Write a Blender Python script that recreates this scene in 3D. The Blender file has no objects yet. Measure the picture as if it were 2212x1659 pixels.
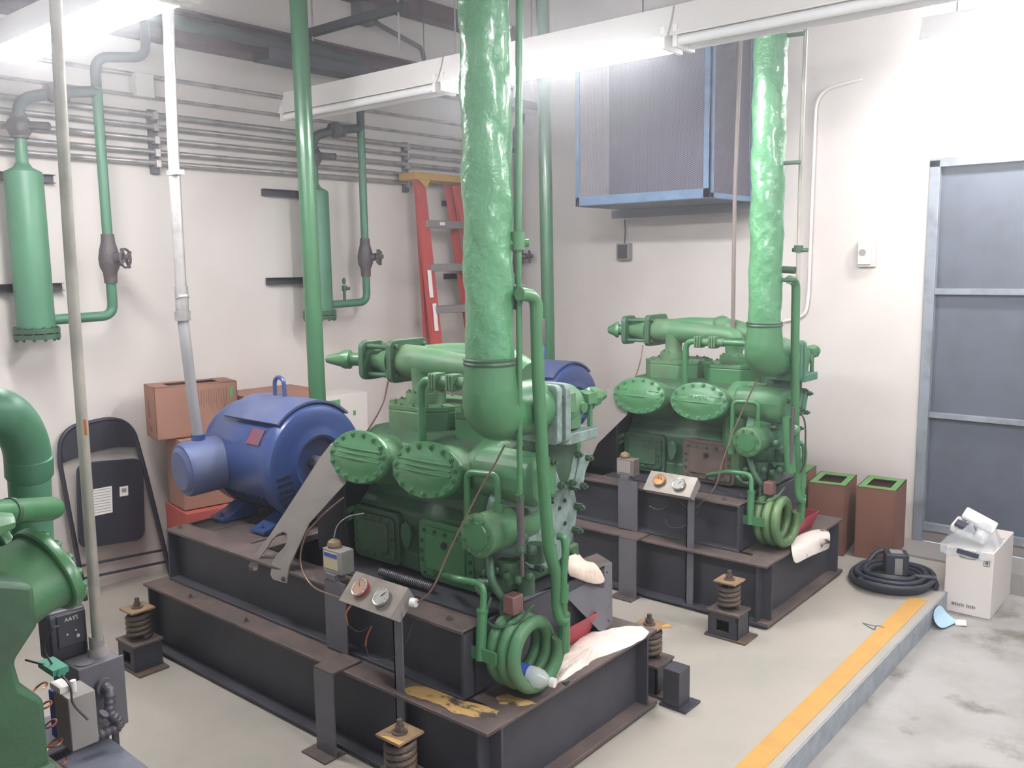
import bpy, bmesh, math, random
from mathutils import Vector, Matrix
random.seed(7)
PI = math.pi
V = Vector
col = bpy.context.scene.collection

# ------------------------------------------------------------------ camera
cd = bpy.data.cameras.new('camera'); cam = bpy.data.objects.new('camera', cd); col.objects.link(cam)
cd.sensor_width = 36; cd.lens = 31.1620; cd.clip_start = 0.02; cd.clip_end = 100
_r = [[0.7658904, -0.0756073, 0.6385103], [0.6428237, 0.1113029, -0.7578848], [-0.0137664, 0.9909062, 0.133848]]
m = Matrix([_r[0] + [0], _r[1] + [0], _r[2] + [1.65], [0, 0, 0, 1]])
cam.matrix_world = m
bpy.context.scene.camera = cam
sc = bpy.context.scene
sc.view_settings.view_transform = 'Standard'; sc.view_settings.look = 'None'
sc.view_settings.gamma = 1; sc.view_settings.use_curve_mapping = False
sc.view_settings.exposure = 1.0
sc.cycles.use_adaptive_sampling = True; sc.cycles.adaptive_threshold = .05; sc.cycles.adaptive_min_samples = 16; sc.cycles.max_bounces = 6; sc.cycles.diffuse_bounces = 3; sc.cycles.glossy_bounces = 3; sc.cycles.volume_bounces = 0; sc.cycles.transparent_max_bounces = 6

# ------------------------------------------------------------------ daylight (the room is open behind the camera)
w = bpy.data.worlds.new('daylight'); sc.world = w; w.use_nodes = True
bg = w.node_tree.nodes['Background']
bg.inputs[0].default_value = (0.90, 0.95, 1.0, 1); bg.inputs[1].default_value = 0.6

# ------------------------------------------------------------------ materials
def srgb(r, g, b):
    f = lambda c: (c/255/12.92) if c/255 <= 0.04045 else ((c/255+0.055)/1.055)**2.4
    return (f(r), f(g), f(b), 1)
MATS = {}
def mat(name, c, rough=0.5, metal=0.0, c2=None, scale=6.0, lo=0.45, hi=0.65, bump=0.0, bscale=40, emit=None, estr=0, coat=0.0, detail=6, stretch=None, c3=None, s3=2.0, lo3=.55, hi3=.7, alpha=None, trans=0, spec=None):
    m = bpy.data.materials.new(name); m.use_nodes = True; MATS[name] = m
    nt = m.node_tree; b = nt.nodes['Principled BSDF']
    b.inputs['Base Color'].default_value = c; b.inputs['Roughness'].default_value = rough; b.inputs['Metallic'].default_value = metal
    if coat: b.inputs['Coat Weight'].default_value = coat; b.inputs['Coat Roughness'].default_value = 0.12
    if spec is not None: b.inputs['Specular IOR Level'].default_value = spec
    if trans: b.inputs['Transmission Weight'].default_value = trans
    if alpha is not None: b.inputs['Alpha'].default_value = alpha
    if emit: b.inputs['Emission Color'].default_value = emit; b.inputs['Emission Strength'].default_value = estr
    tc = nt.nodes.new('ShaderNodeTexCoord'); mp = nt.nodes.new('ShaderNodeMapping')
    nt.links.new(tc.outputs['Object'], mp.inputs['Vector'])
    if stretch: mp.inputs['Scale'].default_value = stretch
    last = None
    def layer(prev, cc, s, l, h):
        n = nt.nodes.new('ShaderNodeTexNoise'); n.inputs['Scale'].default_value = s; n.inputs['Detail'].default_value = detail; n.inputs['Roughness'].default_value = .6
        nt.links.new(mp.outputs[0], n.inputs['Vector'])
        r = nt.nodes.new('ShaderNodeMapRange'); r.inputs[1].default_value = l; r.inputs[2].default_value = h
        nt.links.new(n.outputs[0], r.inputs[0])
        x = nt.nodes.new('ShaderNodeMix'); x.data_type = 'RGBA'
        nt.links.new(r.outputs[0], x.inputs[0])
        if prev is None: x.inputs[6].default_value = c
        else: nt.links.new(prev, x.inputs[6])
        x.inputs[7].default_value = cc
        return x.outputs[2]
    if c2: last = layer(None, c2, scale, lo, hi)
    if c3: last = layer(last, c3, s3, lo3, hi3)
    if last: nt.links.new(last, b.inputs['Base Color'])
    if bump:
        n = nt.nodes.new('ShaderNodeTexNoise'); n.inputs['Scale'].default_value = bscale; n.inputs['Detail'].default_value = 5
        nt.links.new(mp.outputs[0], n.inputs['Vector'])
        bp = nt.nodes.new('ShaderNodeBump'); bp.inputs['Strength'].default_value = bump; bp.inputs['Distance'].default_value = 0.01
        nt.links.new(n.outputs[0], bp.inputs['Height']); nt.links.new(bp.outputs[0], b.inputs['Normal'])
    return m
green = mat('green enamel', srgb(66, 120, 78), .36, c2=srgb(76, 116, 78), scale=3.5, lo=.4, hi=.75, bump=.12, bscale=28, coat=.15)
green_dusty = mat('dusty green enamel', srgb(70, 118, 80), .5, c2=srgb(98, 120, 88), scale=5, lo=.42, hi=.72, bump=.15, bscale=22, c3=srgb(90, 86, 74), s3=7, lo3=.6, hi3=.78)
green_riser = mat('green riser paint', srgb(58, 108, 72), .32, c2=srgb(62, 102, 70), scale=3, coat=.3)
green_dark = mat('grimy green enamel', srgb(58, 94, 66), .5, c2=srgb(62, 78, 62), scale=7, lo=.4, hi=.7, bump=.25, bscale=30)
green_wrap = mat('green painted pipe wrap', srgb(88, 146, 102), .3, c2=srgb(80, 134, 94), scale=5, lo=.4, hi=.7, bump=.9, bscale=24, coat=.5)
green_sep = mat('green separator paint', srgb(76, 124, 96), .45, c2=srgb(70, 116, 90), scale=4, c3=srgb(220, 232, 222), s3=16, lo3=.74, hi3=.76)
pipe_grey = mat('dark grey green overhead paint', srgb(66, 76, 74), .5, c2=srgb(76, 72, 76), scale=5)
pale_green = mat('pale grey green paint', srgb(128, 146, 140), .5, c2=srgb(104, 118, 110), scale=30, lo=.4, hi=.65, bump=.3, bscale=90)  # paler than the same castings on the farther machine
blue = mat('blue motor enamel', srgb(50, 70, 122), .34, c2=srgb(56, 74, 120), scale=4, bump=.05, bscale=30, coat=.2)
blue_dusty = mat('dusty blue enamel', srgb(74, 86, 128), .5, c2=srgb(96, 100, 126), scale=6, lo=.35, hi=.7)
steel_dark = mat('dark grey skid paint', srgb(66, 64, 72), .5, c2=srgb(58, 57, 64), scale=5, lo=.4, hi=.7, bump=.06)
steel_brown = mat('dusty brown steel', srgb(104, 88, 82), .6, c2=srgb(78, 70, 70), scale=7, lo=.35, hi=.7, bump=.15, bscale=60)
steel_grey = mat('grey steel paint', srgb(104, 101, 108), .5, c2=srgb(92, 88, 92), scale=4)
guard_grey = mat('light grey guard paint', srgb(150, 144, 140), .5, c2=srgb(142, 134, 130), scale=3)
guard_paint = mat('brown grey guard plate', srgb(122, 115, 110), .5, c2=srgb(112, 106, 104), scale=3)
rust = mat('rusty spring steel', srgb(88, 76, 70), .55, c2=srgb(120, 94, 66), scale=14, lo=.5, hi=.75, bump=.3, bscale=80)
tan = mat('dusty brass plate', srgb(150, 122, 92), .5, c2=srgb(110, 92, 74), scale=16, lo=.4, hi=.65, bump=.2, bscale=90)
alu = mat('brushed aluminium', srgb(142, 134, 126), .4, .35, c2=srgb(124, 114, 106), scale=9)
chrome = mat('polished bezel', srgb(225, 220, 212), .18, .9)
galv = mat('galvanised conduit', srgb(190, 184, 182), .35, .6, c2=srgb(160, 156, 156), scale=12)
conduit_grey = mat('grey plastic sheathed conduit', srgb(150, 147, 148), .5)
conduit_tan = mat('aged conduit', srgb(190, 180, 170), .45, .25, c2=srgb(138, 136, 124), scale=2.0, lo=.4, hi=.6)
wall_m = mat('painted white wall', srgb(222, 212, 206), .75, c2=srgb(216, 204, 197), scale=1.2, bump=.04, bscale=30, c3=srgb(205, 190, 180), s3=2.6, lo3=.68, hi3=.8)
ceil_m = mat('grey white roof deck', srgb(190, 188, 190), .7)
floor_m = mat('painted platform floor', srgb(176, 168, 158), .42, c2=srgb(164, 160, 150), scale=3.0, c3=srgb(146, 138, 126), s3=1.7, lo3=.62, hi3=.78, bump=.04, bscale=40)
low_m = mat('stained concrete', srgb(168, 164, 160), .55, c2=srgb(146, 142, 136), scale=3.2, lo=.4, hi=.68, c3=srgb(112, 104, 94), s3=4.5, lo3=.54, hi3=.7, bump=.1, bscale=50)
curb_m = mat('grey painted curb', srgb(160, 166, 172), .45, c2=srgb(140, 144, 150), scale=14, lo=.4, hi=.65, bump=.25, bscale=50)
yellow_m = mat('yellow safety line', srgb(200, 154, 84), .5, c2=srgb(192, 146, 84), scale=9)
maroon = mat('dark red primer steel', srgb(104, 72, 80), .6, c2=srgb(88, 66, 74), scale=4)
dark = mat('black plastic', srgb(44, 44, 52), .42)
chair_m = mat('black chair paint', srgb(48, 47, 56), .4)
hose_m = mat('dark rubber hose', srgb(52, 54, 66), .5, bump=.1)
iron = mat('weathered cast iron', srgb(90, 80, 82), .55, c2=srgb(72, 66, 70), scale=9, bump=.3, bscale=60)
card = mat('brown cardboard', srgb(156, 114, 98), .75, c2=srgb(148, 106, 92), scale=5, stretch=(1, 1, .3))
card2 = mat('dark brown cardboard', srgb(136, 92, 76), .75, c2=srgb(126, 86, 72), scale=4)
card_ink = mat('brown print ink', srgb(128, 90, 78), .8)
green_ink = mat('green box print', srgb(88, 160, 96), .7)
green_leaf = mat('green box lining', srgb(100, 144, 84), .7)
white_box = mat('white cardboard', srgb(222, 212, 206), .6)
white_m = mat('white paper', srgb(228, 222, 218), .7)
ink = mat('grey print ink', srgb(130, 126, 126), .7)
black_ink = mat('black print ink', srgb(40, 40, 46), .6)
red_m = mat('red plastic', srgb(160, 54, 68), .45)
red_ladder = mat('red fibreglass', srgb(184, 74, 70), .45, c2=srgb(178, 72, 72), scale=4)
yellow_lad = mat('yellow plastic', srgb(184, 142, 66), .5)
rag_m = mat('cream cotton rag', srgb(226, 208, 192), .85, c2=srgb(200, 180, 166), scale=9, bump=.4, bscale=40)
pad_m = mat('white absorbent pad', srgb(240, 226, 216), .9, c2=srgb(226, 206, 194), scale=7, bump=.6, bscale=35)
sandy = mat('yellow absorbent granules', srgb(206, 166, 104), .9, c2=srgb(84, 70, 62), scale=9, lo=.52, hi=.60, bump=.8, bscale=120, stretch=(1, 2.2, 1))
sandy_plain = mat('yellow powder', srgb(206, 164, 100), .9, bump=.5, bscale=120)
copper = mat('copper tube', srgb(214, 134, 100), .3, .8)
capil = mat('brown capillary tube', srgb(120, 94, 84), .4, .3)
dial_w = mat('white gauge dial', srgb(226, 222, 220), .5)
dial_t = mat('tan gauge dial', srgb(224, 186, 160), .5)
dial_o = mat('orange gauge dial', srgb(226, 158, 96), .5)
fix_white = mat('white enamel fixture', srgb(222, 214, 208), .4)
tube_off = mat('unlit fluorescent glass', srgb(228, 224, 222), .25)
tube_on = mat('lit fluorescent tube', srgb(255, 255, 255), .3, emit=(0.95, 0.97, 1.0, 1), estr=60)
mesh_frame = mat('light blue painted frame', srgb(104, 130, 160), .45, c2=srgb(92, 112, 142), scale=8)
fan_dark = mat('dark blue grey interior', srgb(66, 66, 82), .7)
door_m = mat('charcoal door panel', srgb(92, 96, 108), .6, c2=srgb(86, 88, 98), scale=6)
door_fr = mat('grey door frame paint', srgb(140, 146, 154), .5, c2=srgb(120, 122, 126), scale=10)
stat_m = mat('beige instrument case', srgb(204, 196, 190), .5)
grey_case = mat('grey instrument case', srgb(146, 142, 136), .5, c2=srgb(132, 124, 118), scale=12)
blue_ink = mat('blue label', srgb(52, 82, 160), .5)
bag_m = mat('clear plastic bag', srgb(232, 236, 240), .15, alpha=.38)
pet = mat('clear bottle plastic', srgb(222, 224, 222), .12, alpha=.55)
wipe_m = mat('pale blue cloth', srgb(176, 206, 226), .8)
orange_m = mat('orange sticker', srgb(222, 142, 92), .6)
plate_red = mat('dark red nameplate', srgb(126, 62, 82), .45, c2=srgb(104, 78, 92), scale=22)
flex_m = mat('grey armoured flex', srgb(96, 92, 98), .45, .3)
wire_m = mat('black wire', srgb(60, 56, 60), .5)
blueprint = mat('blue grey floor plate', srgb(112, 114, 126), .5, c2=srgb(100, 100, 112), scale=5)

# ------------------------------------------------------------------ mesh helpers
def axes(n):
    n = V(n).normalized()
    a = V((0, 0, 1)) if abs(n.z) < .9 else V((1, 0, 0))
    u = a.cross(n).normalized(); return u, n.cross(u).normalized(), n
def ringverts(bm, c, u, v, r, seg, ph=0):
    return [bm.verts.new(c + u*(r*math.cos(ph + 2*PI*i/seg)) + v*(r*math.sin(ph + 2*PI*i/seg))) for i in range(seg)]
def bridge(bm, a, b):
    n = len(a)
    for i in range(n): bm.faces.new((a[i], a[(i+1) % n], b[(i+1) % n], b[i]))
def cyl(bm, p0, p1, r0, r1=None, seg=24, cap=True, ph=0):
    p0, p1 = V(p0), V(p1); u, v, n = axes(p1-p0)
    a = ringverts(bm, p0, u, v, r0, seg, ph); b = ringverts(bm, p1, u, v, r0 if r1 is None else r1, seg, ph); bridge(bm, a, b)
    if cap: bm.faces.new(a[::-1]); bm.faces.new(b)
def lathe(bm, o, ax, prof, seg=32):
    o = V(o); u, v, n = axes(ax); prev = None
    for t, r in prof:
        if r < 1e-5: cur = bm.verts.new(o + n*t)
        else: cur = ringverts(bm, o + n*t, u, v, r, seg)
        if prev is not None:
            if isinstance(prev, list) and isinstance(cur, list): bridge(bm, prev, cur)
            elif isinstance(prev, list):
                for i in range(seg): bm.faces.new((prev[i], prev[(i+1) % seg], cur))
            elif isinstance(cur, list):
                for i in range(seg): bm.faces.new((prev, cur[(i+1) % seg], cur[i]))
        elif isinstance(cur, list): bm.faces.new(cur[::-1])
        prev = cur
    if isinstance(prev, list): bm.faces.new(prev)
def obox(bm, c, u, v, w_, hu, hv, hw):
    c, u, v, w_ = V(c), V(u).normalized(), V(v).normalized(), V(w_).normalized()
    q = [bm.verts.new(c + u*(hu*i) + v*(hv*j) + w_*(hw*k)) for k in (-1, 1) for j in (-1, 1) for i in (-1, 1)]
    for f in ((0, 2, 3, 1), (4, 5, 7, 6), (0, 1, 5, 4), (2, 6, 7, 3), (0, 4, 6, 2), (1, 3, 7, 5)): bm.faces.new([q[i] for i in f])
def box(bm, x0, x1, y0, y1, z0, z1):
    obox(bm, ((x0+x1)/2, (y0+y1)/2, (z0+z1)/2), (1, 0, 0), (0, 1, 0), (0, 0, 1), abs(x1-x0)/2, abs(y1-y0)/2, abs(z1-z0)/2)
def prism(bm, pts, vec):
    a = [bm.verts.new(V(p)) for p in pts]; b = [bm.verts.new(V(p)+V(vec)) for p in pts]
    bridge(bm, a, b); bm.faces.new(a[::-1]); bm.faces.new(b)
def fillet_path(pts, fr, n=6):
    pts = [V(p) for p in pts]; out = [pts[0]]
    for i in range(1, len(pts)-1):
        a, b, c = pts[i-1], pts[i], pts[i+1]
        d1, d2 = (a-b), (c-b); l = min(fr, d1.length*.49, d2.length*.49)
        p, q = b+d1.normalized()*l, b+d2.normalized()*l
        for k in range(n+1):
            t = k/n; out.append(p*(1-t)**2 + b*2*t*(1-t) + q*t*t)
    out.append(pts[-1]); return out
def sweep(bm, path, r, seg=12, cap=True, closed=False, rf=None):
    path = [V(p) for p in path]; n = len(path); rings = []
    t0 = (path[1]-path[0]).normalized(); u, v, _ = axes(t0)
    for i, p in enumerate(path):
        if closed: t = (path[(i+1) % n]-path[i-1])
        else: t = path[min(i+1, n-1)]-path[max(i-1, 0)]
        if t.length < 1e-9: t = t0
        t = t.normalized()
        u = (u - t*u.dot(t)).normalized(); v = t.cross(u)
        rr = r if rf is None else rf(i, p)
        rings.append(ringverts(bm, p, u, v, rr, seg))
    for i in range(n-1): bridge(bm, rings[i], rings[i+1])
    if closed: bridge(bm, rings[-1], rings[0])
    elif cap: bm.faces.new(rings[0][::-1]); bm.faces.new(rings[-1])
def tube(bm, pts, r, fr=.05, seg=12, n=6): sweep(bm, fillet_path(pts, fr, n), r, seg)
def curve_tube(bm, pts, r, seg=8, n=8):
    P = [V(p) for p in pts]; P = [P[0]*2-P[1]] + P + [P[-1]*2-P[-2]]; out = []
    for i in range(1, len(P)-2):
        for k in range(n):
            t = k/n; a, b, c, d = P[i-1], P[i], P[i+1], P[i+2]
            out.append(.5*((2*b)+(c-a)*t+(2*a-5*b+4*c-d)*t*t+(3*b-a-3*c+d)*t**3))
    out.append(P[-2]); sweep(bm, out, r, seg)
def sph(bm, c, r, seg=16, sc=(1, 1, 1)):
    res = bmesh.ops.create_uvsphere(bm, u_segments=seg, v_segments=seg//2, radius=1)
    for vv in res['verts']: vv.co = V((vv.co.x*r*sc[0], vv.co.y*r*sc[1], vv.co.z*r*sc[2])) + V(c)
def rrect(w_, h, r, n=5):
    out = []
    for cx, cy, a0 in ((w_/2-r, h/2-r, 0), (-w_/2+r, h/2-r, 90), (-w_/2+r, -h/2+r, 180), (w_/2-r, -h/2+r, 270)):
        for k in range(n+1):
            a = math.radians(a0+90*k/n); out.append((cx+r*math.cos(a), cy+r*math.sin(a)))
    return out
def plate(bm, c, u, v, w_, h, th, r=.01):     # rounded plate centred at c, thickness along u x v
    c, u, v = V(c), V(u).normalized(), V(v).normalized(); n = u.cross(v)
    prism(bm, [c + u*a + v*b for a, b in rrect(w_, h, r)], n*th)
def bolt(bm, c, n, r=.008, h=.008, washer=True):
    c, n = V(c), V(n).normalized()
    if washer: cyl(bm, c, c+n*h*.3, r*1.45, seg=12)
    cyl(bm, c+n*h*.3, c+n*h*1.1, r, seg=6)
    cyl(bm, c+n*h*1.1, c+n*h*1.7, r*.45, seg=8)
def BM(): return bmesh.new()

def tag(o, label=None, cat=None, group=None, kind=None):
    if label: o['label'] = label
    if cat: o['category'] = cat
    if group: o['group'] = group
    if kind: o['kind'] = kind
    return o
def obj(name, bm, m, parent=None, bevel=0, ang=35, label=None, smooth=True):
    if not isinstance(bm, bpy.types.Mesh):
        bmesh.ops.recalc_face_normals(bm, faces=bm.faces)
        me = bpy.data.meshes.new(name); bm.to_mesh(me); bm.free()
    else: me = bm
    o = bpy.data.objects.new(name, me); col.objects.link(o)
    if m: me.materials.clear(); me.materials.append(m)
    if parent is None:
        vs = [v_.co for v_ in me.vertices]
        lo = V((min(v_.x for v_ in vs), min(v_.y for v_ in vs), min(v_.z for v_ in vs))); hi = V((max(v_.x for v_ in vs), max(v_.y for v_ in vs), 0))
        org = V(((lo.x+hi.x)/2, (lo.y+hi.y)/2, lo.z))
        me.transform(Matrix.Translation(-org)); o.location = org; o['_org'] = list(org)
    else:
        org = V(parent['_org']); me.transform(Matrix.Translation(-org)); o.parent = parent; o['_org'] = list(org)
    if smooth:
        me.polygons.foreach_set('use_smooth', [True]*len(me.polygons)); me.set_sharp_from_angle(angle=math.radians(ang))
    if bevel:
        md = o.modifiers.new('bevel', 'BEVEL'); md.width = bevel; md.segments = 2; md.limit_method = 'ANGLE'; md.angle_limit = math.radians(40)
    if label: o['label'] = label
    return o
def split_obj(name, bm, m, parent, near=0.0, bevel=0, **kw):      # every separate piece becomes an object of its own
    bm.verts.ensure_lookup_table(); bm.verts.index_update(); seen = set(); isl = []
    for v0 in bm.verts:
        if v0.index in seen: continue
        st_, comp = [v0], []; seen.add(v0.index)
        while st_:
            q = st_.pop(); comp.append(q)
            for e in q.link_edges:
                o_ = e.other_vert(q)
                if o_.index not in seen: seen.add(o_.index); st_.append(o_)
        isl.append(comp)
    cen = [sum((v_.co for v_ in c_), V((0, 0, 0)))/len(c_) for c_ in isl]; groups = []
    for c_, k_ in zip(isl, cen):
        for g_ in groups:
            if near and (g_[0]-k_).length < near: g_[1].extend(c_); break
        else: groups.append([k_, list(c_)])
    out = []
    for k_, vs_ in groups:
        nb = bmesh.new(); mp_ = {}
        for v_ in vs_: mp_[v_.index] = nb.verts.new(v_.co)
        fs = set(f for v_ in vs_ for f in v_.link_faces)
        for f in sorted(fs, key=lambda f: f.index): nb.faces.new([mp_[v_.index] for v_ in f.verts])
        out.append(obj(name, nb, m, parent, bevel=bevel, **kw))
    bm.free(); return out
def thing(name, loc, label, cat, group=None):
    o = bpy.data.objects.new(name, None); col.objects.link(o); o.location = loc; o['_org'] = list(loc); o.empty_display_size = .1
    return tag(o, label, cat, group)
def struct(name, bm, m, bevel=0, parent=None):
    o = obj(name, bm, m, parent, bevel=bevel)
    if parent is None: o['kind'] = 'structure'
    return o
def text_mesh(s, size, ext=.0006, bold=False):
    c = bpy.data.curves.new('t', 'FONT'); c.body = s; c.size = size; c.extrude = ext; c.align_x = 'CENTER'; c.align_y = 'CENTER'
    c.resolution_u = 2
    o = bpy.data.objects.new('t', c); col.objects.link(o)
    dg = bpy.context.evaluated_depsgraph_get(); me = bpy.data.meshes.new_from_object(o.evaluated_get(dg))
    bpy.data.objects.remove(o); bpy.data.curves.remove(c); return me
def lettering(s, c, u, v, size, m, parent, ext=.0006, name='lettering'):
    me = text_mesh(s, size, ext); u, v = V(u).normalized(), V(v).normalized(); n = u.cross(v)
    M_ = Matrix((( u.x, v.x, n.x, c[0]), (u.y, v.y, n.y, c[1]), (u.z, v.z, n.z, c[2]), (0, 0, 0, 1)))
    me.transform(M_); return obj(name, me, m, parent, smooth=False)
def kids(o): return [c for c in bpy.data.objects if c.parent == o]
def dup(o, off, label=None, group=None, parent=None):
    c = o.copy(); col.objects.link(c)
    if parent is None:
        c.location = V(o.location) + V(off)
        if label: c['label'] = label
        if group: c['group'] = group
    else: c.parent = parent
    for ch in kids(o): dup(ch, off, parent=c)
    return c
OFF = V((0.03, 1.84, 0))
GLARE = .027

# ================================================================== THE ROOM
XL, YR, ZC = -4.55, 5.38, 3.75
b = BM(); box(b, XL, -1.09, -2.4, YR, -.12, 0); struct('floor', b, floor_m)
b = BM(); box(b, -1.09, 4, -2.4, YR, -.24, -.1); struct('floor', b, low_m)
b = BM(); box(b, XL-.15, XL, -2.4, YR+.15, -.2, ZC); struct('wall_left', b, wall_m)
b = BM(); box(b, XL, -1.46, YR, YR+.15, -.2, ZC); box(b, -1.46, .1, YR, YR+.15, 2.2, ZC); box(b, .1, 4, YR, YR+.15, -.2, ZC); struct('wall_right', b, wall_m)
b = BM(); box(b, XL-.15, 4, -2.4, YR+.15, ZC, ZC+.1); struct('ceiling', b, ceil_m)
b = BM(); prism(b, [(-1.205, -2.4, .0005), (-1.125, -2.4, .0005), (-1.125, 4.45, .0005), (-1.205, 4.45, .0005)], (0, 0, .0015)); struct('trim_1', b, yellow_m)
b = BM(); box(b, -1.09, -1.083, -2.4, 5.05, -.1, -.002); struct('trim_2', b, curb_m)
b = BM(); box(b, -1.50, .2, 5.08, YR, -.1, .012); struct('trim_3', b, mat('grey threshold', srgb(150, 146, 142), .5))
# big service door in the right wall
d = BM(); box(d, -1.44, .08, YR+.03, YR+.06, .10, 2.17); door = struct('door_1', d, door_m)
b = BM(); box(b, -1.46, -1.405, YR-.015, YR+.07, .0, 2.19); box(b, .06, .10, YR-.015, YR+.07, 0, 2.19); box(b, -1.46, .1, YR-.015, YR+.07, 2.15, 2.2); obj('door_frame', b, door_fr, door, .003)
for zz, h in ((1.448, .034), (.745, .03), (.078, .045)):
    b = BM(); box(b, -1.405, .06, YR-.005, YR+.03, zz, zz+h); obj('door_rail', b, door_fr, door, .002)
b = BM(); box(b, -1.405, .06, YR+.01, YR+.03, .012, .075); obj('kick_plate', b, guard_grey, door)
# the hand drawn figure on the platform
b = BM(); sweep(b, [(-1.277, 3.984, 0.001), (-1.244, 3.957, 0.001), (-1.211, 3.938, 0.001)], .003, 5); sweep(b, [(-1.211, 3.938, 0.001), (-1.221, 3.988, 0.001)], .003, 5); sweep(b, [(-1.277, 3.984, 0.001), (-1.247, 3.981, 0.001), (-1.223, 3.987, 0.001)], .002, 5)
sweep(b, [(-1.221, 3.988, 0.001), (-1.209, 3.997, 0.001)], .002, 5); sweep(b, [(-1.209, 3.997, 0.001), (-1.183, 3.985, 0.001)], .003, 5)
tag(obj('floor_marking', b, mat('dark green marker', srgb(76, 92, 82), .6)), 'small dark hand drawn figure 4 on the platform beside the yellow line', 'marking')

# ================================================================== PACKAGE (first machine, at the middle of the photo)
# ---- skid
sk = thing('steel_skid', (-2.62, 2.27, 0), 'dark grey steel skid under the nearer green compressor, long beams with brown dusty flanges', 'skid', 'compressor skids')
x0, x1, y0, y1 = -3.62, -1.62, 1.79, 2.74
def long_beam(yo, s, zb, zt, xa, xb, web_in, fl, m):
    b = BM(); box(b, xa, xb, yo+s*web_in-.005, yo+s*web_in+.005, zb+.01, zt-.01); obj('beam_web', b, steel_dark, sk)
    b = BM(); box(b, xa, xb, min(yo, yo+s*fl), max(yo, yo+s*fl), zt-.012, zt); obj('top_flange', b, m, sk, .002)
    b = BM(); box(b, xa, xb, min(yo, yo+s*fl), max(yo, yo+s*fl), zb, zb+.012); obj('bottom_flange', b, steel_dark, sk, .002)
long_beam(y0, 1, .012, .30, x0, x1, .065, .13, steel_brown)
long_beam(y1, -1, .012, .30, x0, x1, .065, .13, steel_brown)
b = BM(); box(b, x1-.055, x1-.045, y0+.01, y1-.01, .02, .29); obj('end_web', b, steel_dark, sk)
b = BM(); box(b, x1-.12, x1, y0+.002, y1-.002, .2885, .3005); obj('end_flange', b, steel_brown, sk, .002)
b = BM(); box(b, x1-.05, x1+.01, y0+.01, y1-.01, .012, .028); obj('end_foot', b, steel_brown, sk, .002)
b = BM(); box(b, x0, x0+.01, y0+.02, y1-.02, .02, .29); obj('end_web', b, steel_dark, sk)
b = BM(); box(b, -1.98, x1-.1, y0+.1, y1-.1, .2885, .3); obj('deck_plate', b, steel_brown, sk)
# upper frame
long_beam(1.885, 1, .30, .53, -3.57, -1.80, .05, .11, steel_brown)
long_beam(2.66, -1, .30, .53, -3.57, -1.80, .05, .11, steel_brown)
b = BM(); box(b, -1.812, -1.80, 1.887, 2.658, .301, .529); obj('end_plate', b, steel_dark, sk)
b = BM(); box(b, -3.57, -3.558, 1.887, 2.658, .301, .529); obj('end_plate', b, steel_dark, sk)
b = BM()
for xx in (-3.45, -3.05, -2.6, -2.1): box(b, xx-.05, xx+.05, 1.99, 2.55, .50, .524)
split_obj('cross_member', b, steel_brown, sk)
b = BM(); box(b, -3.55, -3.12, 1.99, 2.57, .512, .522); split_obj('motor_plate', b, steel_brown, sk)
b = BM(); box(b, -2.62, -1.83, 2.0, 2.6, .526, .534); obj('machine_plate', b, steel_dark, sk)
b = BM()
for xx in (-3.53, -1.9): bolt(b, (xx, 1.93, .53), (0, 0, 1), .008, .008)
for xx in (-3.3, -2.9): bolt(b, (xx, 1.83, .30), (0, 0, 1), .009, .009)
split_obj('frame_bolt', b, rust, sk, near=.03)

# ---- spring isolators
def isolator(x, y, label, yaw=0, flag=False, top=tan):
    t = thing('spring_isolator', (x, y, 0), label, 'vibration mount', 'spring vibration mounts of the skids')
    b = BM(); box(b, x-.085, x+.11, y-.065, y+.065, 0, .01); obj('base_plate', b, rust, t, .001)
    b = BM(); box(b, x-.07, x-.06, y-.06, y+.06, .01, .115); box(b, x+.06, x+.07, y-.06, y+.06, .01, .115); box(b, x-.07, x+.07, y+.05, y+.06, .01, .115)
    box(b, x-.07, x+.07, y-.06, y-.05, .085, .115); box(b, x-.07, x+.07, y-.06, y-.05, .01, .035); box(b, x-.07, x-.03, y-.06, y-.05, .035, .085); box(b, x+.03, x+.07, y-.06, y-.05, .035, .085)
    obj('housing', b, steel_dark, t, .001)
    b = BM(); box(b, x-.075, x+.075, y-.065, y+.065, .115, .125); obj('housing_top', b, steel_brown, t, .001)
    b = BM(); pts = []; turns = 4.6; n = int(turns*20)
    for i in range(n+1):
        a = 2*PI*i/20; pts.append((x+.041*math.cos(a), y+.041*math.sin(a), .136 + .101*i/n))
    sweep(b, pts, .0105, 8); obj('coil_spring', b, rust, t)
    u = V((math.cos(yaw), math.sin(yaw), 0)); v_ = V((-u.y, u.x, 0))
    b = BM(); obox(b, (x, y, .253), u, v_, (0, 0, 1), .052, .052, .004); obj('spring_cap', b, top, t, .001)
    b = BM(); cyl(b, (x, y, .257), (x, y, .262), .024, seg=20); cyl(b, (x, y, .262), (x, y, .280), .015, seg=6); cyl(b, (x, y, .28), (x, y, .298), .009, seg=12); cyl(b, (x, y, .2), (x, y, .257), .01, seg=10); obj('adjusting_bolt', b, rust, t)
    if flag == 1:
        b = BM(); prism(b, [(x-.03, y-.052, .2572), (x+.052, y-.052, .2572), (x+.052, y-.03, .2572), (x+.02, y-.036, .2572), (x-.01, y-.04, .2572)], (0, 0, .0015)); obj('powder_patch', b, sandy_plain, t)
    if flag == 2:
        b = BM(); prism(b, [(x+.052, y-.005, .2535), (x+.085, y+.03, .2535), (x+.052, y+.045, .2535)], (0, 0, .006)); obj('yellow_corner', b, yellow_m, t)
    return t
isolator(-1.885, 1.69, 'spring mount with tan dusted square cap in front of the nearer skid, bottom edge', flag=1)
isolator(-3.48, 1.69, 'small dark spring mount at the far left end of the nearer skid')
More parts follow.
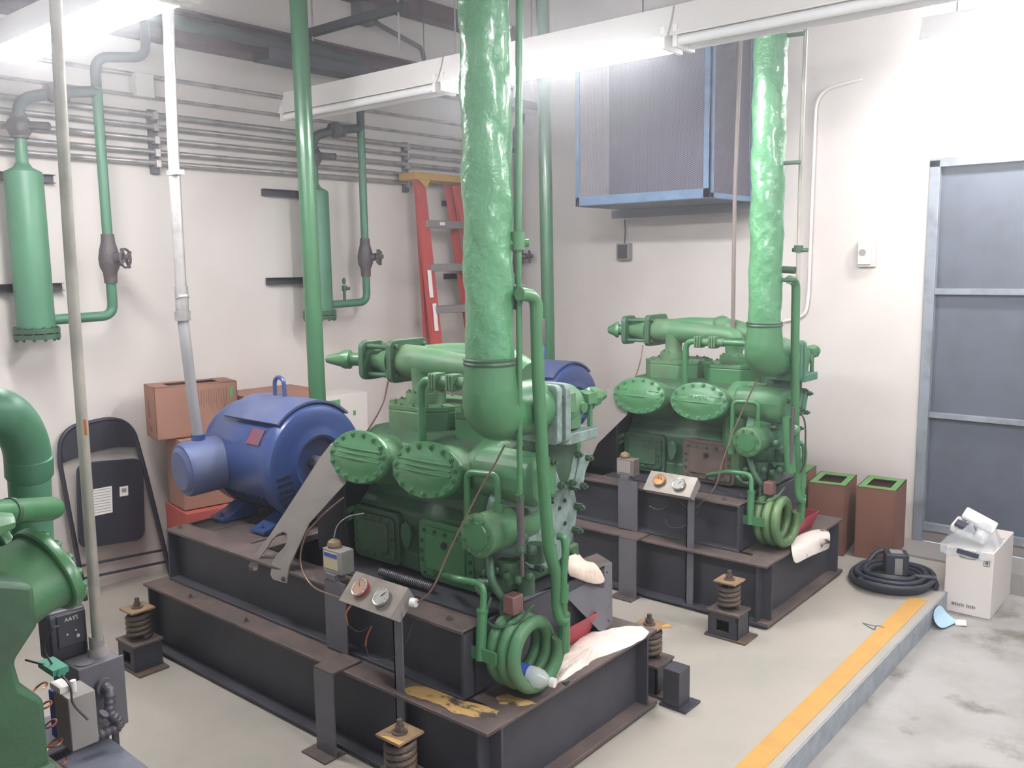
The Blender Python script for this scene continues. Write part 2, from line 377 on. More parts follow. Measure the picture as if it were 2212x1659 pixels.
isolator(-1.72, 2.85, 'spring mount behind the white pad, only its cap and a yellow corner showing', flag=2)
isolator(-1.70, 3.49, 'tall rusty spring mount in front of the farther skid with a brown square cap')
isolator(-3.53, 3.54, 'spring mount at the far left end of the farther skid, mostly behind the nearer machine')
# box foot at the right of the nearer skid
b = BM(); box(b, -1.615, -1.50, 2.745, 2.86, .0, .010); box(b, -1.60, -1.53, 2.75, 2.83, .01, .15); tag(obj('skid_foot', b, steel_dark, None, .002), 'dark steel foot bracket at the right back corner of the nearer skid', 'bracket')

# ---- motor
mo = thing('electric_motor', (-3.38, 2.33, .53), 'blue electric motor with a lifting eye and round terminal box, beside the nearer compressor', 'motor', 'electric motors')
mx0, mx1, my, mz, mr = -3.57, -3.12, 2.33, .81, .245
b = BM(); lathe(b, (mx0, my, mz), (1, 0, 0), [(0, .20), (.0, .232), (.02, .245), (mx1-mx0-.015, .245), (mx1-mx0-.015, .252), (mx1-mx0, .252)], 48); obj('stator_body', b, blue, mo)
b = BM(); lathe(b, (mx1, my, mz), (1, 0, 0), [(0, .256), (.03, .256), (.052, .244), (.064, .215), (.060, .17), (.066, .145), (.072, .125), (.066, .112), (.03, .105), (.02, .05), (.02, 0)], 48); eb = obj('end_bell', b, blue, mo)
b = BM()
for k in range(5):
    a = math.radians(205+k*7); 
for k in range(5):
    zc_ = mz-.03-k*.028; yy = my-.185+k*.006
    obox(b, (mx1+.060, yy, zc_), (0, 1, .15), (0, -.15, 1), (1, 0, 0), .035, .006, .006)
obj('louvre_slots', b, dark, eb)
b = BM(); lathe(b, (mx0, my, mz), (-1, 0, 0), [(-.01, .235), (.03, .235), (.06, .20), (.10, .17), (.11, .09), (.11, 0)], 40); obj('end_bell', b, blue, mo)
b = BM(); cyl(b, (mx1+.01, my, mz), (-2.62, my, mz), .03, seg=20); obj('shaft', b, steel_grey, mo)
# drip hood
b = BM(); pr = []
for k in range(15):
    a = math.radians(46+88*k/14); pr.append((math.cos(a), math.sin(a)))
o_, i_ = [], []
for c_, s_ in pr: o_.append((-3.485, my+.272*c_, mz+.272*s_))
for c_, s_ in pr[::-1]: i_.append((-3.485, my+.262*c_, mz+.262*s_))
prism(b, o_+i_, (.405, 0, 0)); obj('drip_hood', b, blue_dusty, mo)
b = BM(); pts = [(-3.355, my, 1.055)]
for k in range(9):
    a = PI*k/8; pts.append((-3.32-.035*math.cos(a), my, 1.135+.03*math.sin(a)))
pts.append((-3.285, my, 1.055)); sweep(b, pts, .0095, 10); obj('lifting_eye', b, blue, mo)
b = BM(); u = V((1, 0, 0)); nrm = V((0, -math.cos(math.radians(32)), math.sin(math.radians(32)))); v_ = nrm.cross(u)
cp = V((-3.21, my, mz)) + nrm*.246; obox(b, cp, u, v_, nrm, .045, .035, .003); obj('nameplate', b, plate_red, mo)
for s in (-1, 1):
    for xx in (-3.50, -3.19):
        b = BM(); prism(b, [(xx-.05, my+s*.10, .60), (xx-.05, my+s*.21, .55), (xx-.05, my+s*.24, .545), (xx-.05, my+s*.24, .53), (xx-.05, my+s*.06, .53), (xx-.05, my+s*.06, .585)], (.10, 0, 0)); bolt(b, (xx, my+s*.215, .545), (0, 0, 1), .010, .012); obj('foot', b, blue, mo, .002)
b = BM()
for k in range(9):
    xx = -3.47+k*.036; 
    for j in range(6):
        a = math.radians(218+j*5); n_ = V((0, math.cos(a), math.sin(a)))
    a0, a1 = math.radians(212), math.radians(236)
    sweep(b, [(xx + .02*k_/5, my+.247*math.cos(a0+(a1-a0)*k_/5), mz+.247*math.sin(a0+(a1-a0)*k_/5)) for k_ in range(6)], .004, 6)
obj('vent_slots', b, dark, mo)
tb0, tb1 = V((-3.515, 1.95, .785)), V((-3.49, 2.17, .80))
d_ = (tb1-tb0); L_ = d_.length
b = BM(); lathe(b, tb0, d_, [(0, .06), (0, .112), (.014, .120), (L_, .120)], 36); tbx = obj('terminal_box', b, blue_dusty, mo)
b = BM(); lathe(b, tb0, d_, [(-.014, .04), (-.014, .085), (-.002, .102), (.0, .102)], 32); obox(b, tb0+V((.03, .01, .07)), (1, 0, -.6), (.6, 0, 1), (0, 1, 0), .045, .012, .01); obj('cover', b, blue_dusty, tbx)

# ---- coupling guard plate
g = thing('coupling_guard', (-2.7, 1.93, .47), 'light grey slanting coupling guard plate with a forked lower end, left of the nearer compressor', 'guard', 'coupling guards')
pts = [(-2.660, 2.078, 0.979), (-2.699, 2.058, 0.927), (-2.738, 2.029, 0.855), (-2.879, 1.936, 0.613), (-2.934, 1.911, 0.543), (-2.957, 1.891, 0.493), (-2.933, 1.883, 0.478), (-2.890, 1.884, 0.491), (-2.898, 1.902, 0.530), (-2.871, 1.918, 0.573), (-2.850, 1.932, 0.610), (-2.823, 1.940, 0.634), (-2.791, 1.944, 0.648), (-2.763, 1.940, 0.645), (-2.748, 1.930, 0.625), (-2.756, 1.920, 0.601), (-2.786, 1.911, 0.573), (-2.804, 1.896, 0.537), (-2.792, 1.877, 0.496), (-2.765, 1.870, 0.486), (-2.675, 1.864, 0.493), (-2.689, 1.889, 0.546), (-2.645, 1.957, 0.706), (-2.504, 2.019, 0.865), (-2.492, 2.080, 1.002)]
b = BM(); prism(b, pts, (0, .006, 0)); obj('guard_plate', b, guard_paint, g)
b = BM(); prism(b, [(-2.678, 2.092, 0.974), (-2.506, 2.092, 0.999), (-2.638, 2.180, 0.995), (-2.737, 2.180, 0.975)], (0, .004, .004)); obj('top_lip', b, guard_paint, g)
b = BM(); box(b, -2.79, -2.615, 2.10, 2.50, .535, .90); obj('gap_shade', b, mat('black gap shade', srgb(40, 38, 44), .6), g, .01)  # added black box, darkens the open gap behind the guard like shade
b = BM(); bolt(b, (-2.924, 1.882, 0.491), (0, -1, 0), .007, .006); bolt(b, (-2.694, 1.866, 0.506), (0, -1, 0), .007, .006); split_obj('fixing_bolt', b, rust, g, near=.03)
b = BM(); curve_tube(b, [(-2.393, 1.920, 0.852), (-2.505, 1.920, 0.774), (-2.605, 1.920, 0.687), (-2.626, 1.900, 0.609), (-2.590, 1.880, 0.552), (-2.498, 1.860, 0.518), (-2.332, 1.830, 0.532), (-2.222, 1.800, 0.549)], .0035, 6)
tag(obj('capillary_tube', b, capil), 'thin brown capillary tube looping down beside the nearer coupling guard to the gauges', 'tube')

# ---- compressor
cp_ = thing('compressor', (-2.2, 2.37, .53), 'nearer green multi cylinder reciprocating compressor with two bolted round covers, behind the gauge panel', 'compressor', 'reciprocating compressors')
YC = 2.37
b = BM()
prof = [(2.15, .60), (2.15, .76), (2.19, .80), (2.20, .86), (2.15, .92), (2.15, 1.01), (2.24, 1.045), (2.50, 1.045), (2.59, 1.01), (2.59, .92), (2.54, .86), (2.55, .80), (2.59, .76), (2.59, .60)]
prism(b, [(-2.585, y, z) for y, z in prof], (.70, 0, 0))
box(b, -2.595, -1.87, 2.142, 2.60, .545, .62)
obj('crankcase', b, green_dark, cp_, .012)
b = BM(); prism(b, [(-1.95, 2.09, .92), (-1.95, 2.085, 1.0), (-1.95, 2.12, 1.045), (-1.95, 2.20, 1.05), (-1.95, 2.24, 1.0), (-1.95, 2.24, .90), (-1.95, 2.13, .88)], (.255, 0, 0)); obj('suction_chamber', b, green_dusty, cp_, .02)
b = BM(); prism(b, [(-2.02, 2.12, .60), (-2.02, 2.11, .86), (-2.02, 2.12, 1.01), (-2.02, 2.22, 1.06), (-2.02, 2.5, 1.04), (-2.02, 2.55, .60)], (.13, 0, 0)); obj('end_housing', b, green_dusty, cp_, .03)
FI = math.radians(76)
def oval(c, u, v_, a_, b_, k, n=56):
    return [c+u*((a_+k)*math.cos(2*PI*i/n))+v_*((b_+k)*math.sin(2*PI*i/n)) for i in range(n)]
def oval_lathe(b, c, u, v_, n, a_, b_, prof):
    prev = None
    for t, k in prof:
        cur = [b.verts.new(p) for p in oval(c+n*t, u, v_, a_, b_, k)]
        if prev: bridge(b, prev, cur)
        else: b.faces.new(cur[::-1])
        prev = cur
    b.faces.new(prev)
CY0, CZ0, OA, OB = 2.028, .972, .157, .096
def cover(xc, side, detail):
    y = CY0 if side < 0 else 2*YC-CY0
    n = V((0, side*math.sin(FI), math.cos(FI))); c = V((xc, y, CZ0)); u = V((1, 0, 0)); v_ = V((0, -side*math.cos(FI), math.sin(FI)))
    b = BM(); oval_lathe(b, c, u, v_, n, OA, OB, [(-.24, -.0), (-.12, -.004), (-.06, -.016), (-.024, -.014)]); obj('cylinder_barrel', b, green_dusty, cp_)
    b = BM(); oval_lathe(b, c, u, v_, n, OA, OB, [(-.026, -.004), (-.022, 0), (-.006, 0), (0, -.004), (.002, -.030), (.010, -.045), (.014, -.075)]); cv = obj('cylinder_cover', b, green, cp_)
    if detail:
        bm0 = BM(); bolt(bm0, (0, 0, 0), (0, 0, 1), .0085, .007); bmesh.ops.recalc_face_normals(bm0, faces=bm0.faces); me0 = bpy.data.meshes.new('bolt'); bm0.to_mesh(me0); bm0.free(); me0.materials.append(green)
        q = n.to_track_quat('Z', 'Y')
        for k in range(15):
            a = 2*PI*k/15+.2
            o = bpy.data.objects.new('bolt', me0); col.objects.link(o); o.parent = cv; o.location = c+u*((OA-.017)*math.cos(a))+v_*((OB-.015)*math.sin(a))+n*.0005-V(cp_['_org']); o.rotation_mode = 'QUATERNION'; o.rotation_quaternion = q; o['_org'] = list(cp_['_org'])
        for q in (-.008, .010, .028):
            bb = BM(); sweep(bb, [c+u*t+v_*(q)+n*(.0160-.012*(t/.125)**2) for t in [-.125+.025*i for i in range(11)]], .0042, 6)
            obj('rib', bb, green, cv)
    else:
        bb = BM()
        for k in range(15):
            a = 2*PI*k/15+.2; bolt(bb, c+u*((OA-.017)*math.cos(a))+v_*((OB-.015)*math.sin(a))+n*.0005, n, .0085, .007)
        tag(obj('cover_bolts', bb, green, cv), kind='stuff')
    return cv
cover(-2.44, -1, True); cover(-2.098, -1, True); cover(-2.44, 1, False); cover(-2.098, 1, False)
# upright heads
for xc in (-2.41, -2.06):
    hy, hw_, ch = 2.39, .158, .075
    def octo(r, z): return [(xc-r, hy-r+ch, z), (xc-r+ch, hy-r, z), (xc+r-ch, hy-r, z), (xc+r, hy-r+ch, z), (xc+r, hy+r-ch, z), (xc+r-ch, hy+r, z), (xc-r+ch, hy+r, z), (xc-r, hy+r-ch, z)]
    b = BM(); prism(b, octo(.158, 1.03), (0, 0, .085)); h_ = obj('upper_head', b, green_dusty if xc < -2.3 else green, cp_, .006)
    b = BM(); prism(b, octo(.166, .90), (0, 0, .125)); obj('head_base', b, green_dusty, cp_, .012)
    b = BM(); prism(b, octo(.158, 1.116), (0, 0, .016))
    for i in range(8):
        p, q = octo(.142, 1.132)[i], octo(.142, 1.132)[(i+1) % 8]
        for t in (.25, .75): bolt(b, V(p)*(1-t)+V(q)*t, (0, 0, 1), .007, .006)
    obj('head_plate', b, green_dusty, h_, .002)
    b = BM(); cyl(b, (xc-.01, 2.36, 1.13), (xc-.01, 2.36, 1.172), .078, .076, seg=32)
    for k in range(8): bolt(b, (xc-.01+.064*math.cos(k*PI/4), 2.36+.064*math.sin(k*PI/4), 1.172), (0, 0, 1), .006, .006)
    obj('boss_ring', b, green_dusty, h_)
    b = BM(); lathe(b, (xc-.01, 2.35, 1.165), (0, 0, 1), [(0, .052), (.02, .044), (.055, .046), (.10, .05)], 28); obj('riser', b, green_dusty, cp_)
# discharge manifold
b = BM(); path = fillet_path([(-2.55, 2.38, 1.282), (-2.42, 2.36, 1.282), (-2.15, 2.36, 1.275), (-2.07, 2.36, 1.262), (-2.07, 2.36, 1.20)], .07, 8)
def mrf(i, p):
    return .064 if p.x < -2.45 else (.058 if p.x < -2.3 else .047)
sweep(b, path, .055, 24, rf=mrf); obj('discharge_manifold', b, green_dusty, cp_, ang=50)
b = BM(); path = fillet_path([(-2.50, 2.45, 1.29), (-2.40, 2.50, 1.30), (-2.15, 2.52, 1.30), (-2.02, 2.50, 1.25)], .08, 6); sweep(b, path, .05, 20); sph(b, (-2.22, 2.51, 1.305), .058, 16); obj('manifold_branch', b, green_dusty, cp_, ang=50)
# discharge stop valve
b = BM(); plate(b, (-2.575, 2.40, 1.282), (0, 1, 0), (0, 0, 1), .205, .168, .03, .03)
for dy in (-.075, .075):
    for dz in (-.058, .058): cyl(b, (-2.546, 2.40+dy, 1.282+dz), (-2.536, 2.40+dy, 1.282+dz), .010, seg=8)
vf = obj('valve_flange', b, green_dark, cp_, .003)
b = BM(); lathe(b, (-2.585, 2.36, 1.282), (-1, 0, 0), [(-.01, .07), (.02, .064), (.06, .05), (.10, .05), (.125, .04)], 28); obj('valve_body', b, green_dusty, cp_)
b = BM(); plate(b, (-2.705, 2.33, 1.282), (0, 1, 0), (0, 0, 1), .12, .155, .026, .03)
for dy in (-.035, .035):
    for dz in (-.055, .055): cyl(b, (-2.71, 2.335+dy, 1.282+dz), (-2.575, 2.35+dy, 1.282+dz), .0095, seg=10)
obj('bonnet', b, green_dark, cp_, .004)
b = BM(); lathe(b, (-2.70, 2.32, 1.282), (-.92, -.55, .0), [(0, .032), (.05, .026), (.07, .026), (.075, .038), (.10, .038), (.115, .03), (.165, .017), (.175, .014), (.182, 0)], 12); obj('stem_cap', b, green, cp_, ang=30)
# small return pipe with couplings
b = BM(); tube(b, [(-2.245, 2.165, .99), (-2.245, 2.165, 1.252), (-2.02, 2.19, 1.252), (-1.90, 2.20, 1.25)], .0155, .045, 14); cyl(b, (-2.245, 2.165, 1.0), (-2.245, 2.165, 1.015), .021); eq = obj('equalising_pipe', b, green, cp_)
for xx in (-2.19, -2.115):
    b = BM()
    for k in (0, .013, .026): plate(b, (xx+k, 2.172+(xx+2.2)*.12, 1.25), (0, 1, 0), (0, 0, 1), .056, .058, .009, .008)
    cyl(b, (xx, 2.175+(xx+2.2)*.12, 1.25), (xx+.07, 2.178+(xx+2.2)*.12, 1.25), .02); obj('coupling', b, green_dusty, eq, .001)
# access covers
def acc(xa, xb, m, boltm, z0=.575, z1=.735):
    b = BM(); c = ((xa+xb)/2, 2.128, (z0+z1)/2); plate(b, (c[0], 2.16, c[2]), (1, 0, 0), (0, 0, 1), xb-xa+.03, z1-z0+.04, .035, .025)
    plate(b, (c[0], 2.128, c[2]), (1, 0, 0), (0, 0, 1), xb-xa, z1-z0, .016, .02); plate(b, (c[0], 2.112, c[2]), (1, 0, 0), (0, 0, 1), (xb-xa)*.74, (z1-z0)*.7, .006, .01)
    a = obj('access_cover', b, m, cp_, .002); bb = BM()
    for i in range(5):
        t = (i+.5)/5
        for z in (z0+.012, z1-.012): bolt(bb, (xa+(xb-xa)*t, 2.112, z), (0, -1, 0), .006, .006)
        if 0 < i < 4:
            for x in (xa+.012, xb-.012): bolt(bb, (x, 2.112, z0+(z1-z0)*t), (0, -1, 0), .006, .006)
    split_obj('bolt', bb, boltm, a, near=.016); return a
ac1 = acc(-2.575, -2.355, green_dark, green_dark); ac2 = acc(-2.22, -1.962, green, green_dark, .565, .74)
ac2['_swap'] = 1
b = BM(); cyl(b, (-2.09, 2.106, .69), (-2.09, 2.098, .69), .012, seg=16); obj('sight_plug', b, dark, ac2)
b = BM(); prism(b, [(-2.29+dx, 2.125, .69+dz) for dx, dz in ((0, .05), (.02, .035), (.026, .0), (.014, -.04), (0, -.06), (-.014, -.04), (-.026, 0), (-.02, .035))], (0, -.016, 0)); obj('inspection_lug', b, green_dark, cp_, .004)
# oil filter drum
b = BM(); lathe(b, (-1.815, 1.972, .81), (0, 1, 0), [(0, .05), (0, .064), (.004, .070), (.018, .071), (.02, .067), (.24, .067)], 36); of = obj('oil_filter', b, green_dusty, cp_)
b = BM()
for k in range(8): bolt(b, (-1.815+.057*math.cos(k*PI/4+.3), 1.971, .81+.057*math.sin(k*PI/4+.3)), (0, -1, 0), .005, .006)
lathe(b, (-1.815, 1.972, .81), (0, -1, 0), [(0, .046), (.004, .044), (.005, 0)], 28); obj('filter_cap', b, green, of)
b = BM(); tube(b, [(-1.925, 2.05, .80), (-1.925, 2.05, .985), (-1.80, 2.06, .99), (-1.80, 2.06, .875)], .011, .03, 12); cyl(b, (-1.80, 2.06, .87), (-1.80, 2.06, .90), .018); cyl(b, (-1.925, 2.05, .73), (-1.925, 2.05, .82), .02, seg=14); obj('oil_loop', b, green, cp_)
# end bell and plates
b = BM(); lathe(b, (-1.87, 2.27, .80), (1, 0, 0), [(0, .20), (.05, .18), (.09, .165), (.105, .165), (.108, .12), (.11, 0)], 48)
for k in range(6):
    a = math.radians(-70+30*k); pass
be = obj('end_cover', b, pale_green, cp_)
b = BM()
for k in range(12):
    a = 2*PI*k/12+.1; c = V((-1.765, 2.27+.158*math.cos(a), .80+.158*math.sin(a))); cyl(b, c-V((.03, 0, 0)), c+V((.028, 0, 0)), .013, seg=6); cyl(b, c, c+V((.04, 0, 0)), .007, seg=8)
split_obj('bolt', b, green_dark, be, near=.045)
b = BM()
for dy, dz in ((.06, .03), (.09, -.03), (.05, -.06), (.02, .06), (.09, .05)): cyl(b, (-1.762, 2.27+dy, .80+dz), (-1.757, 2.27+dy, .80+dz), .007, seg=10)
split_obj('tapped_hole', b, black_ink, be)
for (cy, cz, tl) in ((2.36, .965, -.35), (2.20, .965, .45)):
    u = V((0, math.cos(tl), math.sin(tl))); v_ = V((0, -math.sin(tl), math.cos(tl)))
    b = BM(); plate(b, (-1.715, cy, cz), u, v_, .085, .12, .014, .012); prism(b, [V((-1.70, cy, cz))+u*a_+v_*b_ for a_, b_ in ((-.016, -.05), (.008, -.05), (.008, .05), (-.016, .05))], (.004, 0, 0)); pl = obj('bearing_cap', b, pale_green, cp_, .002)
    b = BM()
    for i in (-1, 1):
        for j in (-1, 1):
            c = V((-1.705, cy, cz))+u*(i*.032)+v_*(j*.048); cyl(b, c-V((.01, 0, 0)), c+V((.02, 0, 0)), .012, seg=6); cyl(b, c, c+V((.03, 0, 0)), .006, seg=8)
    split_obj('bolt', b, green_dark, pl, near=.02)
    b = BM(); cyl(b, (-1.715, cy, cz), (-1.95, cy, cz-.02), .05, .06, seg=24); obj('bearing_neck', b, green_dark, cp_)
# suction elbow and stop valve
b = BM(); path = fillet_path([(-1.735, 1.96, 1.365), (-1.735, 1.96, 1.30), (-1.735, 1.96, 1.205), (-1.735, 2.17, 1.205)], .10, 10); sweep(b, path, .08, 36, rf=lambda i, p: .0755+.0095*min(1, max(0, (1.365-p.z)/.09))); obj('suction_elbow', b, green, cp_, ang=50)
b = BM(); lathe(b, (-1.735, 1.96, 1.355), (0, 0, 1), [(0, .079), (.006, .082), (.012, .079), (.018, .082), (.022, .078)], 36); obj('seam_band', b, green_dark, cp_)
for yy, mm in ((2.17, pale_green), (2.215, pale_green)):
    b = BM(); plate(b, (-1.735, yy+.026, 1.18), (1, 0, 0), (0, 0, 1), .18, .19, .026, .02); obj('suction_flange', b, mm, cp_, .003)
b = BM(); lathe(b, (-1.735, 2.24, 1.185), (0, 1, 0), [(0, .075), (.05, .078), (.10, .072), (.14, .052), (.16, .03), (.17, 0)], 32); obox(b, (-1.66, 2.26, 1.21), (0, 1, 0), (0, 0, 1), (1, 0, 0), .015, .03, .01); cyl(b, (-1.735, 2.30, 1.12), (-1.735, 2.30, 1.185), .07, .075, seg=28); sv = obj('suction_valve_body', b, green_dusty, cp_, ang=45)
b = BM(); cyl(b, (-1.672, 2.33, 1.185), (-1.655, 2.33, 1.185), .018, seg=20); obj('boss', b, green, sv)
b = BM(); plate(b, (-1.735, 2.32, 1.075), (1, 0, 0), (0, 1, 0), .17, .18, .035, .02); obj('lower_flange', b, pale_green, cp_, .003)
b = BM(); cyl(b, (-1.68, 2.395, 1.09), (-1.68, 2.395, 1.20), .0095, seg=10); box(b, -1.70, -1.66, 2.36, 2.41, 1.19, 1.225); lathe(b, (-1.70, 2.36, 1.205), (.1, 1, 0), [(0, .03), (.045, .026), (.05, .034), (.085, .034), (.095, .026), (.13, .014), (.135, 0)], 8); obj('stem_cap', b, green, cp_, ang=30)
b = BM(); lathe(b, (-1.78, 2.30, .90), (0, 0, 1), [(0, .05), (.05, .075), (.12, .085), (.175, .085)], 28); obj('suction_neck', b, green_dark, cp_)
# tangle of small fittings below the drum
ft = BM()
tube(ft, [(-1.90, 2.06, .62), (-1.86, 2.03, .60), (-1.82, 2.03, .60)], .012, .03); tube(ft, [(-1.84, 2.06, .72), (-1.80, 2.02, .66), (-1.76, 2.03, .60), (-1.74, 2.08, .56)], .014, .03)
cyl(ft, (-1.80, 2.10, .62), (-1.80, 2.10, .70), .035, seg=20); cyl(ft, (-1.74, 2.12, .60), (-1.74, 2.12, .66), .03, seg=16); cyl(ft, (-1.86, 2.03, .63), (-1.78, 2.05, .64), .018, seg=12)
for k in range(6): sph(ft, (-1.85+.03*k, 2.05+.02*(k % 3), .66+.012*(k % 2)), .016, 10)
tube(ft, [(-1.765, 2.03, .62), (-1.765, 2.03, .50)], .008, .02); cyl(ft, (-1.72, 2.15, .70), (-1.72, 2.15, .76), .03, seg=12); sph(ft, (-1.71, 2.07, .80), .02, 10); sph(ft, (-1.69, 2.09, .76), .018, 10)
obj('pipe_fittings', ft, green_dark, cp_)
b = BM(); box(b, -1.745, -1.70, 2.01, 2.06, .565, .625); obj('solenoid', b, mat('faded maroon case', srgb(120, 84, 82), .5), cp_, .004)
b = BM(); curve_tube(b, [(-1.80, 2.02, .60), (-1.79, 1.98, .55), (-1.74, 1.98, .53), (-1.69, 2.02, .55), (-1.66, 2.06, .60)], .005, 6); obj('hose', b, green_dark, cp_)
b = BM()
for k in range(30):
    t = k/29; c = V((-2.35, 2.04, .56))*(1-t)+V((-2.10, 2.05, .555))*t; cyl(b, c, c+V((.005, 0, 0)), .014, seg=10)
obj('flexible_conduit', b, flex_m, cp_)
b = BM(); curve_tube(b, [(-2.60, 2.33, 1.20), (-2.595, 2.30, 1.13), (-2.58, 2.25, 1.08), (-2.56, 2.18, 1.03), (-2.56, 2.14, 1.0)], .0035, 6); obj('sensing_tube', b, capil, cp_)
b = BM(); obox(b, (-2.615, 2.12, .72), (1, 0, .6), (0, 1, 0), (-.6, 0, 1), .03, .010, .010); obox(b, (-2.61, 2.12, .69), (1, 0, .6), (0, 1, 0), (-.6, 0, 1), .022, .006, .006); obj('drain_valve', b, green, cp_)

# ---- big insulated suction pipe, rises to the roof
def big_pipe(x, y, z0, z1, r, label, seed):
    t = thing('suction_pipe', (x, y, z0), label, 'pipe', 'insulated suction pipes')
    rnd = random.Random(seed); b = BM(); seg = 40; rings = []; n = 110
    ph = [rnd.random()*6.28 for _ in range(12)]
    for i in range(n):
        z = z0+(z1-z0)*i/(n-1); ring = []
        for k in range(seg):
            a = 2*PI*k/seg
            d = 1.7*.0016*math.sin(9*z*3+ph[0]+3*a)+.0014*math.sin(23*z+ph[1]-2*a)+.0012*math.sin(61*z+5*a+ph[2])+.001*math.sin(95*z-7*a+ph[3])+.0009*rnd.uniform(-1, 1)
            rr = r + d*min(1, max(0, (z-z0)/.12)+.15)
            ring.append(b.verts.new((x+rr*math.cos(a), y+rr*math.sin(a), z)))
        rings.append(ring)
    for i in range(n-1): bridge(b, rings[i], rings[i+1])
    b.faces.new(rings[0][::-1]); b.faces.new(rings[-1])
    obj('pipe_wrap', b, green_wrap, t, ang=80)
    return t
bp = big_pipe(-1.735, 1.96, 1.375, ZC, .0725, 'thick wrinkled green suction pipe rising to the roof from the nearer compressor', 3)
b = BM(); tube(b, [(-1.72, 2.03, 1.57), (-1.66, 2.03, 1.57)], .02, .02); cyl(b, (-1.70, 2.02, 1.52), (-1.69, 2.03, 1.57), .026, .03, seg=16); tube(b, [(-1.69, 2.01, 1.555), (-1.645, 2.0, 1.56)], .013, .01); obj('side_stub', b, green_dark, bp)
bp2 = big_pipe(-1.705, 3.80, 1.375, ZC, .0725, 'thick green suction pipe rising in front of the fan cage from the farther compressor', 5)
b = BM()
for px_ in (((-1.562, 3.820, 2.605)), ((-1.565, 3.820, 2.071)), ((-1.567, 3.820, 1.564))):
    tube(b, [(-1.66, 3.80, px_[2]), px_], .009, .01)
split_obj('tie_bar', b, green_dark, bp2)

# ---- oil cooler coil
co = thing('oil_cooler_coil', (-1.70, 2.05, .33), 'green three turn oil cooler coil holding a bottle, at the end of the nearer skid', 'coil', 'oil cooler coils')
b = BM(); R_, cyy, czz = .099, 2.06, .435; pts = []; nt_ = 3.05
for i in range(int(nt_*36)+1):
    a = -2*PI*i/36 + math.radians(20); t = i/(nt_*36); pts.append((-1.635-.135*t, cyy+R_*math.cos(a), czz+R_*math.sin(a)))
sweep(b, pts, .0215, 16); obj('coil_tube', b, green_dusty, co)
b = BM(); obox(b, (-1.755, 1.925, .455), (1, 0, 0), (0, 0, 1), (0, 1, 0), .055, .02, .004); obj('support_bar', b, green, co)
b = BM(); tube(b, [(-2.06, 2.07, .60), (-1.880, 1.943, 0.667), (-1.785, 1.971, 0.662), (-1.775, 1.951, 0.576)], .011, .035, 12); cyl(b, (-1.775, 1.949, 0.581), (-1.768, 1.928, 0.434), .0165, seg=16); cyl(b, (-1.775, 1.949, 0.590), (-1.775, 1.949, 0.578), .0185, seg=16); obj('return_pipe', b, green, co)
P1 = [(-1.630, 1.973, 1.566), (-1.630, 2.050, 1.556), (-1.630, 2.055, 1.336), (-1.630, 2.074, 1.051), (-1.630, 2.089, 0.873), (-1.630, 2.102, 0.767), (-1.630, 2.141, 0.681), (-1.630, 2.143, 0.574), (-1.620, 2.144, 0.533), (-1.610, 2.159, 0.524)]
b = BM(); tube(b, P1, .0195, .04, 18); cyl(b, (-1.630, 2.109, 0.757), (-1.630, 2.105, 0.781), .021); obj('riser_pipe', b, green, co)
P2 = [(-1.640, 2.161, 0.798), (-1.620, 2.166, 0.797), (-1.610, 2.162, 0.755), (-1.610, 2.149, 0.683), (-1.610, 2.148, 0.607), (-1.610, 2.152, 0.522), (-1.620, 2.162, 0.431)]
b = BM(); tube(b, P2, .012, .03, 14); cyl(b, (-1.610, 2.151, 0.649), (-1.610, 2.148, 0.592), .016, seg=14); cyl(b, (-1.615, 2.159, 0.549), (-1.625, 2.169, 0.419), .019, seg=14); obj('feed_pipe', b, green, co)
b = BM(); lathe(b, (-1.630, 2.058, 1.487), (0, 0, -1), [(0, .0197), (.003, .0203), (.07, .0203), (.073, .0197)], 18); bare = obj('bare_patch', b, iron, co, label='dark bare patch on the riser')

# ---- gauge panel
gp = thing('gauge_panel', (-2.12, 1.78, 0), 'tilted gauge panel with a red cased left dial, in front of the nearer compressor', 'gauge panel', 'gauge panels')
ctr = V((-2.122, 1.806, .60)); u = V((1, 0, 0)); v_ = V((0, .70, .714)).normalized(); n_ = u.cross(v_)
if n_.y > 0: n_ = -n_
b = BM(); obox(b, ctr-n_*.001, u, v_, n_, .127, .055, .001); gface = obj('face_plate', b, alu, gp)
b = BM(); prism(b, [ctr+u*.127+v_*.055-n_*.002, ctr+u*.127-v_*.055-n_*.002, ctr+u*.127-v_*.045-n_*.045, ctr+u*.127+v_*.045-n_*.05], -u*.254); obj('housing', b, guard_grey, gp, .001)
def gauge(c, dial, rim, tip, case):
    b = BM(); lathe(b, c, n_, [(0, .030), (.010, .031), (.014, .031)], 32); gg = obj('gauge', b, case, gp)
    b = BM(); lathe(b, c+n_*.0145, n_, [(0, .0), (0, .027)], 32); b2 = b; obj('dial', b2, dial, gg, smooth=False)
    b = BM(); ring_ = [c+n_*.0145+u*(.0295*math.cos(2*PI*k/32))+v_*(.0295*math.sin(2*PI*k/32)) for k in range(32)]; sweep(b, ring_, .003, 8, closed=True); obj('bezel', b, rim, gg)
    b = BM(); sweep(b, [c+n_*.016, c+n_*.016+u*(.018*math.cos(tip))+v_*(.018*math.sin(tip))], .0012, 6); obj('needle', b, black_ink, gg)
    b = BM()
    for k in range(9):
        a = math.radians(-45+270*k/8); sweep(b, [c+n_*.0152+u*(.021*math.cos(a))+v_*(.021*math.sin(a)), c+n_*.0152+u*(.0245*math.cos(a))+v_*(.0245*math.sin(a))], .0006, 4)
    obj('scale_marks', b, black_ink, gg)
gauge(ctr-u*.057+v_*.005, dial_t, chrome, 2.2, red_m); gauge(ctr+u*.052-v_*.002, dial_w, chrome, 1.0, alu)
